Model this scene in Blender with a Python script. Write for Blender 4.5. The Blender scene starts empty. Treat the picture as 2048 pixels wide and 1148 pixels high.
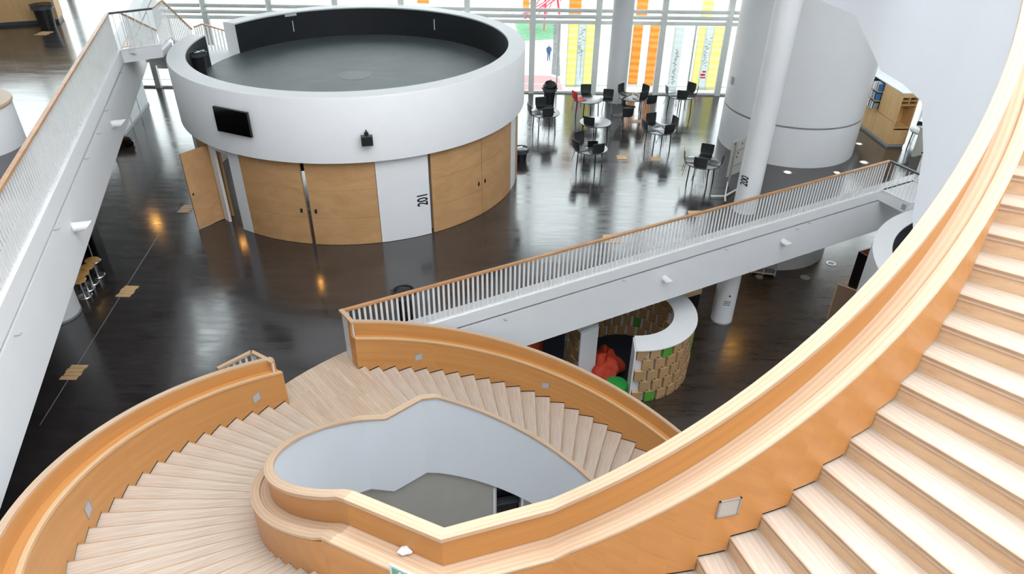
import bpy, bmesh, math, random
from mathutils import Vector, Matrix
from mathutils.geometry import tessellate_polygon
random.seed(7)
S = bpy.context.scene
COL = S.collection
PI = math.pi
R_ = math.radians

# ------------------------------------------------------------------ camera
CAMH = 9.6; FPX = 1423.4; PITCH = .5817; ROLL = -.014
cam_d = bpy.data.cameras.new('camera'); cam = bpy.data.objects.new('camera', cam_d); COL.objects.link(cam)
cam_d.sensor_width = 36; cam_d.lens = 36 * FPX / 2048; cam_d.clip_end = 600; cam_d.clip_start = .05
_r = Vector((1, 0, 0)); _f = Vector((0, math.cos(PITCH), -math.sin(PITCH))); _d = Vector((0, -math.sin(PITCH), -math.cos(PITCH)))
_c, _s = math.cos(ROLL), math.sin(ROLL)
CR = _c * _r + _s * _d; CD = -_s * _r + _c * _d; CF = _f
m = Matrix.Identity(4)
for i in range(3):
    m[i][0] = CR[i]; m[i][1] = -CD[i]; m[i][2] = -CF[i]
m[2][3] = CAMH
cam.matrix_world = m
S.camera = cam
def ray(px, py):
    return CR * ((px - 1024) / FPX) + CD * ((py - 574) / FPX) + CF
def at(px, py, z):                      # photo pixel -> point on the horizontal plane z
    d = ray(px, py); return Vector((0, 0, CAMH)) + d * ((z - CAMH) / d.z)
def aty(px, py, Y):                     # photo pixel -> point on the vertical plane y = Y
    d = ray(px, py); return Vector((0, 0, CAMH)) + d * (Y / d.y)
def oncyl(px, py, c, r, far=True):
    d = ray(px, py); ox, oy = -c[0], -c[1]
    A = d.x**2 + d.y**2; B = ox*d.x + oy*d.y; Q = max(0, B*B - A*(ox*ox + oy*oy - r*r))
    t = (-B + (1 if far else -1) * math.sqrt(Q)) / A
    p = Vector((0, 0, CAMH)) + d*t
    return math.degrees(math.atan2(p.y - c[1], p.x - c[0])), p.z

# ------------------------------------------------------------------ world, light, exposure
w = bpy.data.worlds.new('sky'); S.world = w; w.use_nodes = True
bg = w.node_tree.nodes['Background']; bg.inputs[0].default_value = (.92, .96, 1.0, 1); bg.inputs[1].default_value = 7.5
def area(name, loc, rot, sx, sy, power, col=(1, 1, 1)):
    l = bpy.data.lights.new(name, 'AREA'); l.shape = 'RECTANGLE'; l.size = sx; l.size_y = sy; l.energy = power; l.color = col
    o = bpy.data.objects.new(name, l); o.location = loc; o.rotation_euler = rot; COL.objects.link(o); return o
S.view_settings.view_transform = 'Standard'; S.view_settings.look = 'None'; S.view_settings.gamma = 1
S.view_settings.exposure = -.54; S.view_settings.use_curve_mapping = False

# ------------------------------------------------------------------ materials
def newmat(name):
    mt = bpy.data.materials.new(name); mt.use_nodes = True
    nt = mt.node_tree; return mt, nt, nt.nodes['Principled BSDF']
def mapping(nt, src, scale, rot=(0, 0, 0)):
    tc = nt.nodes.new('ShaderNodeTexCoord'); mp = nt.nodes.new('ShaderNodeMapping')
    mp.inputs['Scale'].default_value = scale; mp.inputs['Rotation'].default_value = rot
    nt.links.new(tc.outputs[src], mp.inputs['Vector']); return mp.outputs[0]
def noise(nt, vec, scale, detail=4, rough=.55, dist=0):
    n = nt.nodes.new('ShaderNodeTexNoise'); n.inputs['Scale'].default_value = scale; n.inputs['Detail'].default_value = detail
    n.inputs['Roughness'].default_value = rough; n.inputs['Distortion'].default_value = dist
    nt.links.new(vec, n.inputs['Vector']); return n.outputs['Fac']
def ramp(nt, fac, stops):
    r = nt.nodes.new('ShaderNodeValToRGB'); e = r.color_ramp.elements
    while len(e) < len(stops): e.new(.5)
    for k, (p, c) in zip(e, stops):
        k.position = p; k.color = (*c, 1) if len(c) == 3 else c
    nt.links.new(fac, r.inputs[0]); return r.outputs[0]
def bump(nt, b, fac, strength=.1, dist=.01):
    n = nt.nodes.new('ShaderNodeBump'); n.inputs['Strength'].default_value = strength; n.inputs['Distance'].default_value = dist
    nt.links.new(fac, n.inputs['Height']); nt.links.new(n.outputs[0], b.inputs['Normal'])
def plain(name, c, rough=.5, metal=0, spec=.5, var=.06, emit=None, es=0):
    mt, nt, b = newmat(name)
    v = mapping(nt, 'Object', (1, 1, 1)); f = noise(nt, v, 1.7, 5)
    c2 = tuple(x * (1 - var) for x in c)
    nt.links.new(ramp(nt, f, [(.35, c2), (.65, c)]), b.inputs['Base Color'])
    b.inputs['Roughness'].default_value = rough; b.inputs['Metallic'].default_value = metal
    b.inputs['Specular IOR Level'].default_value = spec
    if emit:
        b.inputs['Emission Color'].default_value = (*emit, 1); b.inputs['Emission Strength'].default_value = es
    return mt
def wood(name, c1, c2, src='UV', scale=(1, 14, 1), rough=.42, ring=False, spec=.35, fine=1.0):
    mt, nt, b = newmat(name)
    v = mapping(nt, src, scale)
    f1 = noise(nt, v, 1.1, 5, .6, .6)
    v2 = mapping(nt, src, tuple(s * 6 for s in scale)); f2 = noise(nt, v2, 1.6, 3, .6)
    if ring:
        wv = nt.nodes.new('ShaderNodeTexWave'); wv.wave_type = 'BANDS'; wv.bands_direction = 'Y'
        v3 = mapping(nt, src, (scale[0] * .5, scale[1] * .9, scale[2] * .9))
        nt.links.new(v3, wv.inputs['Vector']); wv.inputs['Scale'].default_value = .55; wv.inputs['Distortion'].default_value = 9
        wv.inputs['Detail'].default_value = 2; wv.inputs['Detail Scale'].default_value = .35
        mx0 = nt.nodes.new('ShaderNodeMath'); mx0.operation = 'MULTIPLY_ADD'; mx0.inputs[1].default_value = .3
        nt.links.new(wv.outputs['Fac'], mx0.inputs[0]); 
        sc = nt.nodes.new('ShaderNodeMath'); sc.operation = 'MULTIPLY'; sc.inputs[1].default_value = .72
        nt.links.new(f1, sc.inputs[0]); nt.links.new(sc.outputs[0], mx0.inputs[2]); f1 = mx0.outputs[0]
    a = nt.nodes.new('ShaderNodeMath'); a.operation = 'MULTIPLY_ADD'; a.inputs[1].default_value = .3 * fine
    nt.links.new(f2, a.inputs[0]); nt.links.new(f1, a.inputs[2])
    nt.links.new(ramp(nt, a.outputs[0], [(.42, c2), (.82, c1)]), b.inputs['Base Color'])
    b.inputs['Roughness'].default_value = rough; b.inputs['Specular IOR Level'].default_value = spec
    bump(nt, b, a.outputs[0], .05, .004)
    return mt
def boards(name, cols, rowh, blen, rough=.5, src='Object', gap=(.35, .24, .15)):
    """strip flooring: joints and tone per board on top of grain (strips only a few pixels wide)"""
    mt, nt, b = newmat(name)
    v = mapping(nt, src, (1, 1, 1))
    br = nt.nodes.new('ShaderNodeTexBrick'); nt.links.new(v, br.inputs['Vector'])
    br.inputs['Scale'].default_value = 1; br.inputs['Mortar Size'].default_value = .0016; br.inputs['Row Height'].default_value = rowh
    br.inputs['Brick Width'].default_value = blen; br.inputs['Bias'].default_value = 0; br.offset = .37; br.offset_frequency = 2; br.squash = 1
    br.inputs['Color1'].default_value = (*cols[0], 1); br.inputs['Color2'].default_value = (*cols[1], 1); br.inputs['Mortar'].default_value = (*gap, 1)
    v2 = mapping(nt, src, (1.5, 30, 1)); f = noise(nt, v2, 1.5, 5)
    g = ramp(nt, f, [(.3, (.78, .76, .74)), (.65, (1, 1, 1))])
    mx = nt.nodes.new('ShaderNodeMix'); mx.data_type = 'RGBA'; mx.blend_type = 'MULTIPLY'; mx.inputs[0].default_value = 1
    nt.links.new(br.outputs['Color'], mx.inputs[6]); nt.links.new(g, mx.inputs[7]); nt.links.new(mx.outputs[2], b.inputs['Base Color'])
    b.inputs['Roughness'].default_value = rough; b.inputs['Specular IOR Level'].default_value = .35
    bump(nt, b, br.outputs['Fac'], -.15, .003)
    return mt
def darkfloor(name, c1, c2, rough, bumps=.05):
    mt, nt, b = newmat(name)
    v = mapping(nt, 'Object', (1, 1, 1)); f = noise(nt, v, .55, 6, .65, .8)
    vs = mapping(nt, 'Object', (.5, 3.2, 1)); fs = noise(nt, vs, 1.6, 6, .7, .5)
    a = nt.nodes.new('ShaderNodeMath'); a.operation = 'ADD'; nt.links.new(f, a.inputs[0]); nt.links.new(fs, a.inputs[1])
    h = nt.nodes.new('ShaderNodeMath'); h.operation = 'MULTIPLY'; h.inputs[1].default_value = .5; nt.links.new(a.outputs[0], h.inputs[0])
    nt.links.new(ramp(nt, h.outputs[0], [(.38, c2), (.62, c1)]), b.inputs['Base Color'])
    rr = nt.nodes.new('ShaderNodeMapRange'); rr.inputs[1].default_value = .3; rr.inputs[2].default_value = .7
    rr.inputs[3].default_value = rough - .05; rr.inputs[4].default_value = rough + .07
    nt.links.new(fs, rr.inputs[0]); nt.links.new(rr.outputs[0], b.inputs['Roughness'])
    b.inputs['Specular IOR Level'].default_value = 1.0; b.inputs['IOR'].default_value = 1.6
    vb = mapping(nt, 'Object', (.6, 5, 1)); fb = noise(nt, vb, 2.2, 3, .6, .3)
    bump(nt, b, fb, bumps, .02)
    return mt
M = {}
M['white'] = plain('white_paint', (.80, .81, .82), .55, var=.02)
M['whitecol'] = plain('white_column_paint', (.80, .81, .82), .32, var=.02)
M['skin'] = plain('white_plaster', (.77, .80, .84), .6, var=.015)
M['rail_white'] = plain('white_lacquer', (.82, .82, .82), .35, var=.02)
M['taupe'] = plain('shaded_white_wall', (.42, .40, .36), .7, var=.04)  # white wall under the stair, its shade put into this darker colour
M['floor'] = darkfloor('polished_dark_floor', (.050, .044, .043), (.024, .021, .022), .16, .035)
M['floor1'] = darkfloor('polished_brown_floor', (.058, .040, .028), (.024, .016, .012), .28, .01)
M['deck'] = darkfloor('dark_rubber_deck', (.125, .145, .145), (.08, .095, .098), .5, .03)
M['deck'].node_tree.nodes['Principled BSDF'].inputs['Specular IOR Level'].default_value = .35
M['floor0'] = plain('grey_floor', (.30, .29, .26), .6, var=.05)
M['black'] = plain('black_plastic', (.012, .012, .013), .4, var=.2)
M['chairblack'] = plain('black_shell', (.022, .026, .026), .38, var=.15)
M['blackwall'] = plain('charcoal_wall', (.018, .021, .024), .55, var=.15)
M['screen'] = plain('black_screen', (.003, .003, .004), .12, var=.1)
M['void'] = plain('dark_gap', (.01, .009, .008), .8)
M['steel'] = plain('brushed_steel', (.6, .6, .62), .3, 1)
M['grey'] = plain('grey_metal', (.36, .37, .37), .45, .2)
M['darkgrey'] = plain('dark_grey_plastic', (.06, .07, .08), .45)
M['panel'] = wood('orange_beech_panel', (.63, .31, .10), (.54, .25, .075), 'UV', (.3, 6, 1), .38)
M['cap'] = wood('pale_ash_rail', (.64, .46, .315), (.53, .355, .225), 'UV', (.9, 16, 1), .42, ring=True)
M['handwood'] = wood('honey_oak_rail', (.72, .48, .27), (.62, .385, .20), 'UV', (.6, 12, 1), .4)
M['railwood'] = wood('oiled_oak_rail', (.60, .33, .16), (.42, .21, .09), 'Object', (2, 2, 12), .4)
M['tread'] = boards('whitened_oak_tread', ((.62, .525, .44), (.555, .45, .36)), .1, 2.3, .4, gap=(.52, .42, .33))
M['riser'] = wood('oak_riser', (.74, .55, .36), (.60, .41, .25), 'Object', (2, 14, 14), .45)
M['nosing_shade'] = wood('oak_nosing_shade', (.50, .36, .24), (.36, .24, .15), 'Object', (2, 14, 14), .45)  # darker oak tone that paints the shadow line between treads
M['land'] = boards('oak_strip_landing', ((.66, .52, .40), (.56, .42, .31)), .07, .8, .42, gap=(.38, .27, .19))
M['ply'] = wood('beech_plywood', (.58, .34, .16), (.47, .26, .11), 'UV', (1.2, 2.5, 1), .5)
M['cabwood'] = wood('maple_veneer', (.72, .47, .22), (.62, .38, .16), 'Object', (6, 6, 1.2), .45)
M['insert'] = wood('oak_floor_hatch', (.78, .52, .28), (.62, .37, .17), 'Object', (2, 14, 1), .45)
M['block'] = wood('beech_block', (.52, .33, .165), (.38, .225, .10), 'Object', (5, 5, 20), .6)
M['blockend'] = wood('beech_block_pale', (.74, .54, .32), (.60, .40, .20), 'Object', (6, 6, 14), .6)
M['green'] = plain('green_paint', (.10, .34, .035), .55)
M['pouf'] = plain('green_fabric', (.02, .36, .05), .8)
M['orange'] = plain('orange_red_fabric', (.60, .055, .02), .75, var=.3)
M['burnt'] = plain('burnt_orange_panel', (.62, .10, .018), .7)
M['navy'] = plain('navy_fabric', (.006, .010, .02), .8)
M['blue'] = plain('blue_fabric', (.05, .20, .50), .8)
M['redseat'] = plain('red_shell', (.65, .02, .03), .4)
M['tabletop'] = plain('grey_laminate_top', (.46, .47, .50), .3)
M['leg'] = plain('black_steel_leg', (.02, .02, .022), .4, .4)
M['beige'] = plain('beige_board', (.55, .53, .47), .6)
M['facade'] = plain('facade_grey_paint', (.86, .88, .85), .45)
M['concrete'] = plain('pale_paving', (.25, .24, .23), .8, var=.1)
M['lawn'] = plain('lawn_grass', (.075, .20, .10), .9, var=.3)
M['redpave'] = plain('red_paving', (.24, .115, .115), .8)
M['gravel'] = plain('grey_gravel', (.10, .10, .10), .9, var=.5)
M['building'] = plain('far_building_render', (.22, .23, .24), .8)
M['farglass'] = plain('far_window_glass', (.16, .20, .24), .2)
M['redpaint'] = plain('red_paint', (.75, .03, .06), .5)
M['jacket'] = plain('blue_coat', (.02, .06, .13), .8)
M['paper'] = plain('white_tissue', (.88, .89, .92), .8)
M['signgreen'] = plain('green_sign', (.10, .42, .26), .4)
M['lens'] = plain('frosted_lens', (.50, .50, .48), .35)
M['sticker'] = plain('grey_label', (.35, .38, .42), .6)
M['lampwarm'] = plain('warm_lamp', (1, .6, .2), .4, emit=(1.0, .48, .10), es=90)
M['discwhite'] = plain('floor_light_lens', (1, .95, .85), .4, emit=(1.0, .93, .78), es=1.6)
M['cork'] = plain('brown_felt', (.30, .19, .12), .85)
M['brass'] = plain('wood_stool_seat', (.62, .34, .10), .4)
def glassmat():
    mt, nt, b = newmat('clear_glass'); nt.nodes.remove(b)
    out = [n for n in nt.nodes if n.type == 'OUTPUT_MATERIAL'][0]
    tr = nt.nodes.new('ShaderNodeBsdfTransparent'); tr.inputs[0].default_value = (.95, .98, .97, 1)
    gl = nt.nodes.new('ShaderNodeBsdfGlossy'); gl.inputs['Roughness'].default_value = .02
    fr = nt.nodes.new('ShaderNodeFresnel'); fr.inputs[0].default_value = 1.25
    mx = nt.nodes.new('ShaderNodeMixShader'); nt.links.new(fr.outputs[0], mx.inputs[0]); nt.links.new(tr.outputs[0], mx.inputs[1])
    nt.links.new(gl.outputs[0], mx.inputs[2]); nt.links.new(mx.outputs[0], out.inputs[0]); return mt
M['glass'] = glassmat()
def printed(name, c1, c2):
    mt, nt, b = newmat(name)
    v = mapping(nt, 'Object', (1, 1, 1)); wv = nt.nodes.new('ShaderNodeTexWave'); wv.bands_direction = 'Z'
    nt.links.new(v, wv.inputs['Vector']); wv.inputs['Scale'].default_value = 1.1; wv.inputs['Distortion'].default_value = 6
    wv.inputs['Detail'].default_value = 3; wv.inputs['Detail Scale'].default_value = .8
    cr = ramp(nt, wv.outputs['Fac'], [(.2, c1), (.8, c2)]); nt.links.new(cr, b.inputs['Base Color']); b.inputs['Roughness'].default_value = .4
    tl = nt.nodes.new('ShaderNodeBsdfTranslucent'); nt.links.new(cr, tl.inputs[0]); mx = nt.nodes.new('ShaderNodeMixShader'); mx.inputs[0].default_value = .5
    out = [n for n in nt.nodes if n.type == 'OUTPUT_MATERIAL'][0]
    nt.links.new(b.outputs[0], mx.inputs[1]); nt.links.new(tl.outputs[0], mx.inputs[2]); nt.links.new(mx.outputs[0], out.inputs[0])
    return mt
M['pr_orange'] = printed('orange_printed_glass', (.92, .46, .10), (.92, .58, .22))
M['pr_yellow'] = printed('yellow_printed_glass', (.92, .86, .38), (.92, .88, .58))
M['pr_white'] = printed('white_printed_glass', (.75, .78, .78), (.8, .82, .82))
M['pr_grey'] = plain('grey_print', (.16, .18, .20), .5, var=.4)

# ------------------------------------------------------------------ mesh helpers
class MB:
    def __init__(s): s.v = []; s.f = []; s.uv = None
    def add(s, vs, fs):
        n = len(s.v); s.v += [tuple(v) for v in vs]; s.f += [tuple(n + i for i in f) for f in fs]; return s
    def box(s, a, b):
        x0, y0, z0 = a; x1, y1, z1 = b
        vs = [(x0,y0,z0),(x1,y0,z0),(x1,y1,z0),(x0,y1,z0),(x0,y0,z1),(x1,y0,z1),(x1,y1,z1),(x0,y1,z1)]
        return s.add(vs, [(3,2,1,0),(4,5,6,7),(0,1,5,4),(1,2,6,5),(2,3,7,6),(3,0,4,7)])
    def obox(s, c, ux, uy, uz):          # oriented box from centre and three half vectors
        c = Vector(c); ux = Vector(ux); uy = Vector(uy); uz = Vector(uz)
        vs = [c + ux*a + uy*b + uz*d for d in (-1, 1) for a, b in ((-1,-1),(1,-1),(1,1),(-1,1))]
        return s.add(vs, [(3,2,1,0),(4,5,6,7),(0,1,5,4),(1,2,6,5),(2,3,7,6),(3,0,4,7)])
    def bar(s, p, q, w, h, up=(0, 0, 1)):
        p = Vector(p); q = Vector(q); d = (q - p); L = d.length; d /= L; up = Vector(up)
        sd = d.cross(up)
        if sd.length < 1e-4: sd = d.cross(Vector((1, 0, 0)))
        sd.normalize(); u = sd.cross(d)
        return s.obox((p + q) / 2, d * L / 2, sd * w / 2, u * h / 2)
    def tube(s, pts, r, n=10, closed_ends=True):
        pts = [Vector(p) for p in pts]; rs = r if isinstance(r, (list, tuple)) else [r] * len(pts)
        base = len(s.v); prev = None
        for i, p in enumerate(pts):
            d = (pts[min(i+1, len(pts)-1)] - pts[max(i-1, 0)]).normalized()
            a = Vector((0, 0, 1)) if abs(d.z) < .95 else Vector((1, 0, 0))
            x = d.cross(a).normalized() if prev is None else (prev - d * prev.dot(d)).normalized()
            prev = x; y = d.cross(x)
            for k in range(n):
                t = 2*PI*k/n; s.v.append(tuple(p + (x*math.cos(t) + y*math.sin(t)) * rs[i]))
        for i in range(len(pts)-1):
            for k in range(n):
                a = base + i*n + k; b = base + i*n + (k+1) % n; s.f.append((a, b, b+n, a+n))
        if closed_ends:
            s.f.append(tuple(base + k for k in reversed(range(n)))); e = base + (len(pts)-1)*n; s.f.append(tuple(e + k for k in range(n)))
        return s
    def lathe(s, prof, c=(0, 0, 0), n=40, a0=0, a1=360, close=False):
        full = abs(a1 - a0 - 360) < 1e-6; N = n if full else n + 1; base = len(s.v); P = len(prof)
        for k in range(N):
            t = R_(a0 + (a1 - a0) * k / n)
            for r, z in prof: s.v.append((c[0] + r*math.cos(t), c[1] + r*math.sin(t), c[2] + z))
        for k in range(n):
            k2 = (k+1) % N
            for j in range(P - 1 + (1 if close else 0)):
                j2 = (j+1) % P
                s.f.append((base + k*P + j, base + k2*P + j, base + k2*P + j2, base + k*P + j2))
        if not full and close:
            s.f.append(tuple(base + j for j in range(P))); s.f.append(tuple(base + n*P + j for j in reversed(range(P))))
        return s
    def prism(s, poly, z0, z1, holes=()):
        loops = [poly] + list(holes)
        tris = tessellate_polygon([[Vector((x, y, 0)) for x, y in l] for l in loops])
        flat = [p for l in loops for p in l]; n = len(flat)
        vs = [(x, y, z1) for x, y in flat] + [(x, y, z0) for x, y in flat]; fs = []
        for t in tris:
            a, b, c = [flat[i] for i in t]
            cr = (b[0]-a[0])*(c[1]-a[1]) - (b[1]-a[1])*(c[0]-a[0])
            t = tuple(t) if cr > 0 else tuple(reversed(t))
            fs.append(t); fs.append(tuple(n + i for i in reversed(t)))
        o = 0
        for l in loops:
            k = len(l)
            for i in range(k): fs.append((o+i, o+n+i, o+n+(i+1) % k, o+(i+1) % k))
            o += k
        return s.add(vs, fs)
    def build(s, name, mat, parent=None, smooth=False, mats=None):
        me = bpy.data.meshes.new(name); me.from_pydata(s.v, [], s.f)
        if s.uv:
            ul = me.uv_layers.new(name='UVMap')
            for li, l in enumerate(me.loops): ul.data[li].uv = s.uv[l.vertex_index]
        me.materials.append(M[mat] if isinstance(mat, str) else mat)
        bm = bmesh.new(); bm.from_mesh(me); bmesh.ops.recalc_face_normals(bm, faces=bm.faces)
        bm.to_mesh(me); bm.free()
        if smooth:
            for p in me.polygons: p.use_smooth = True
            me.set_sharp_from_angle(angle=R_(35))
        me.update()
        o = bpy.data.objects.new(name, me); COL.objects.link(o)
        if parent: o.parent = parent
        return o
def tag(o, label=None, cat=None, group=None, kind=None):
    if label: o['label'] = label
    if cat: o['category'] = cat
    if group: o['group'] = group
    if kind: o['kind'] = kind
    return o
def thing(name, label, cat, loc=(0, 0, 0), rz=0, group=None):
    o = bpy.data.objects.new(name, None); o.empty_display_size = .2; COL.objects.link(o); o.location = loc; o.rotation_euler = (0, 0, rz)
    return tag(o, label, cat, group)
def struct(o): o['kind'] = 'structure'; return o
def link(name, me, parent, loc=(0, 0, 0), rz=0):
    o = bpy.data.objects.new(name, me); COL.objects.link(o); o.parent = parent; o.location = loc; o.rotation_euler = (0, 0, rz); return o
def dup(root, loc, rz, label, group=None):
    r = root.copy(); COL.objects.link(r); r.location = loc; r.rotation_euler = (0, 0, rz); r['label'] = label
    if group: r['group'] = group
    for ch in list(root.children):
        c = ch.copy(); COL.objects.link(c); c.parent = r
        for g in ch.children:
            d = g.copy(); COL.objects.link(d); d.parent = c
    return r
def sweep(path, prof, u0=0, closed=True, lo=0, hi=None):
    """sweep a cross-section along a plan path. path: (x,y,z,...); prof(i)->[(offset to the right of travel, absolute z)]; mitred corners"""
    mb = MB(); uv = []; n = len(path); L = 0; P = None; hi = n - 1 if hi is None else hi
    for i, p in enumerate(path):
        if i < lo or i > hi: continue
        a = Vector(path[max(i-1, 0)][:2]); b = Vector(path[i][:2]); c = Vector(path[min(i+1, n-1)][:2])
        if i: L += (b - a).length
        d1 = (b - a).normalized() if i else (c - b).normalized(); d2 = (c - b).normalized() if i < n-1 else d1
        n1 = Vector((d1.y, -d1.x)); n2 = Vector((d2.y, -d2.x)); mt = (n1 + n2).normalized(); k = 1 / max(.4, mt.dot(n1))
        pr = prof(i); P = len(pr); acc = 0; last = None
        for (o, z) in pr:
            q = b + mt * (o * k); mb.v.append((q.x, q.y, z))
            if last: acc += math.hypot(o - last[0], z - last[1])
            last = (o, z); uv.append((u0 + L, acc))
    n = hi - lo + 1
    for i in range(n - 1):
        for j in range(P if closed else P - 1):
            j2 = (j+1) % P; mb.f.append((i*P + j, (i+1)*P + j, (i+1)*P + j2, i*P + j2))
    if closed:
        mb.f.append(tuple(range(P))); mb.f.append(tuple((n-1)*P + j for j in reversed(range(P))))
    mb.uv = uv
    return mb
def textmesh(s, size, squash=.62, sp=.95):
    cu = bpy.data.curves.new('t', 'FONT'); cu.body = s; cu.size = size; cu.align_x = 'CENTER'; cu.align_y = 'CENTER'; cu.extrude = .002; cu.resolution_u = 3
    cu.space_character = sp; cu.offset = size * .018
    o = bpy.data.objects.new('t', cu); COL.objects.link(o); dg = bpy.context.evaluated_depsgraph_get(); dg.update()
    me = bpy.data.meshes.new_from_object(o.evaluated_get(dg)); bpy.data.objects.remove(o)
    bm = bmesh.new(); bm.from_mesh(me)                            # cut across so that it can bend round a column
    k = -size / 2
    while k < size / 2:
        bmesh.ops.bisect_plane(bm, geom=bm.verts[:] + bm.edges[:] + bm.faces[:], plane_co=(0, k, 0), plane_no=(0, 1, 0)); k += size / 14
    bm.to_mesh(me); bm.free()
    vs = [Vector((v.co.x * squash, v.co.y, v.co.z)) for v in me.vertices]; fs = [tuple(p.vertices) for p in me.polygons]
    return vs, fs
def text_on_cyl(name, s, size, c, r, ang, z, parent, squash=.62, sp=.95):
    """lettering turned a quarter turn: reads upwards, bent round a cylinder (centre c, radius r)"""
    vs, fs = textmesh(s, size, squash, sp); mb = MB(); out = []
    for v in vs:
        t = R_(ang) + (-v.y) / r * -1 * -1
        rr = r + .004 + v.z; out.append((c[0] + rr*math.cos(t), c[1] + rr*math.sin(t), z + v.x))
    mb.add(out, fs); return mb.build(name, 'black', parent)
def arc(c, r, a0, a1, step=3.0):
    n = max(2, int(abs(a1 - a0) / step)); return [(c[0] + r*math.cos(R_(a0 + (a1-a0)*i/n)), c[1] + r*math.sin(R_(a0 + (a1-a0)*i/n))) for i in range(n+1)]

# ================================================================== geometry constants of the helical stair
C = (.70, 7.02); CRt = (.63, 7.18); RISE = .1675; L3 = 4.02; L4 = 8.04; L1 = -4.0
def nl_low(t): return RISE * (t - 130.4) / 3.57                 # nosing line, lower flight (0 at landing)
def nl_left(t): return RISE * ((t - 147.6) / 3.57 + 1)
def nl_right(t): return L3 + RISE * ((t - 278.8) / 3.62 + 4)

# ================================================================== structure
A_ = at(683, 622, 1.15); B_ = at(1780, 322, 1.15)               # edge of the main floor along the long railing
RD = Vector((B_.x - A_.x, B_.y - A_.y, 0)).normalized(); RN = Vector((-RD.y, RD.x, 0))
E0 = Vector((A_.x, A_.y, 0)); E1 = Vector((B_.x, B_.y, 0)); E2 = E1 + RD * 10
LA = at(0, 375, 5.17); LB = at(215, 27, 5.17)
LD = Vector((LB.x - LA.x, LB.y - LA.y, 0)).normalized(); LN = Vector((-LD.y, LD.x, 0))   # LN points left (onto the upper floor)
G0 = Vector((LA.x, LA.y, 0)) - LD * 15; G1 = Vector((LB.x, LB.y, 0)); G2 = G1 + LD * ((29.3 - LB.y) / LD.y)

# main floor (level of the round room)
fl = arc(C, 6.28, 265, 147.6) + arc(C, 6.55, 147.6, 129.8)
poly = [(-25, -8), (C[0] + 6.28*math.cos(R_(265)), -8)] + fl + [(E0.x, E0.y), (E1.x, E1.y), (E2.x, E2.y), (22, E2.y), (22, 29.6), (-25, 29.6)]
struct(MB().prism(poly, -.35, 0).build('floor', 'floor'))
# lower floor
hole = arc(C, 6.2, 0, 354, 6)
struct(MB().prism([(-25, -8), (22, -8), (22, 29.6), (-25, 29.6)], -4.35, -4, [hole]).build('floor.001', 'floor1'))
# upper floor on the left
struct(MB().prism([(-25, -8), (G0.x, -8), (G0.x, G0.y), (G1.x, G1.y), (G2.x, G2.y), (-25, 29.3)], L3 - .35, L3).build('floor.002', 'floor'))
struct(MB().box((-25, -8, -8.4), (22, 29.6, -8)).build('floor.003', 'floor0'))
# upper storey slab over the window zone, roof and outer walls (unseen; slab reach and roof opening shaped for the daylight)
struct(MB().box((-11.5, 19.5, 8.0), (22, 29.6, 8.45)).build('ceiling', 'white'))
struct(MB().prism([(-25, -8), (22, -8), (22, 29.6), (-25, 29.6)], 15.6, 16, [[(-6, -5), (15, -5), (15, 11.5), (-6, 11.5)]]).build('ceiling.001', 'white'))
struct(MB().box((-25.3, -8, -8), (-25, 29.6, 16)).build('wall_left', 'white'))
struct(MB().box((22, -8, -8), (22.3, 29.6, 16)).build('wall_right', 'white'))
struct(MB().box((-25, -8.3, -8), (22, -8, 16)).build('wall_back', 'white'))
struct(MB().box((-11.5, 29.6, 8.0), (22, 29.9, 16)).build('wall_front', 'white'))
for k in range(6):
    x_ = -25 + k*2.7
    struct(MB().box((x_ - .09, 29.4, 8), (x_ + .09, 29.6, 15.6)).build('window_upper_%d' % (k+1), 'facade'))
    if k < 5: struct(MB().box((x_ + .09, 29.53, 8), (x_ + 2.61, 29.538, 15.6)).build('window_upper_pane_%d' % (k+1), 'glass')); struct(MB().box((x_ + .09, 29.48, 11.7), (x_ + 2.61, 29.56, 11.85)).build('trim_transom', 'facade'))
struct(MB().box((-25, 29.4, 7.9), (-11.5, 29.6, 8.05)).build('trim_transom', 'facade'))
# enclosure wall under the lower flight, seen down the stair eye
tc, zc_ = oncyl(1015, 1003, C, 3.25)
nch = thing('service_window', 'black recessed window in the taupe wall down the stair eye', 'window')
MB().lathe([(3.5, -3.6), (3.5, -1.9), (3.56, -1.9), (3.56, -3.6)], (C[0], C[1], 0), 6, tc - 6, tc + 6, True).build('pane', 'screen', nch)
for s_ in (-1, 1):
    MB().lathe([(3.17, -3.6), (3.17, -2.0), (3.5, -2.0), (3.5, -3.6)], (C[0], C[1], 0), 2, tc + s_*5.5 - .45, tc + s_*5.5 + .45, True).build('jamb', 'white', nch)
MB().lathe([(3.32, -2.75), (3.32, -2.7), (3.49, -2.7), (3.49, -2.75)], (C[0], C[1], 0), 4, tc - 5, tc + 5, True).build('shelf', 'darkgrey', nch)

# deep slab edges (fascia): upper strip, shadow groove, lower panel
def fascia(name, P, Q, n_out, ztop, zgr, zbot, back=.3):
    d = (Q - P).normalized()
    def slab(z0, z1, o0, o1):
        mb = MB(); mid = (P + Q) / 2 + n_out * ((o0 + o1) / 2); mid.z = (z0 + z1) / 2
        return mb.obox(mid, d * ((Q - P).length / 2), n_out * ((o1 - o0) / 2), Vector((0, 0, (z1 - z0) / 2)))
    struct(slab(zgr + .032, ztop, -back, .06).build(name, 'white'))
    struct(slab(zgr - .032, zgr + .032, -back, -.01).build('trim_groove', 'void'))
    struct(slab(zbot, zgr - .032, -back, .06).build(name, 'white'))
fascia('trim_right', E0 + RD * .35, E2, -RN, .2, -.14, -1.3)
fascia('trim_left', G0, G2 - LD * .1, -LN, 4.22, 3.86, 2.78)

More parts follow.
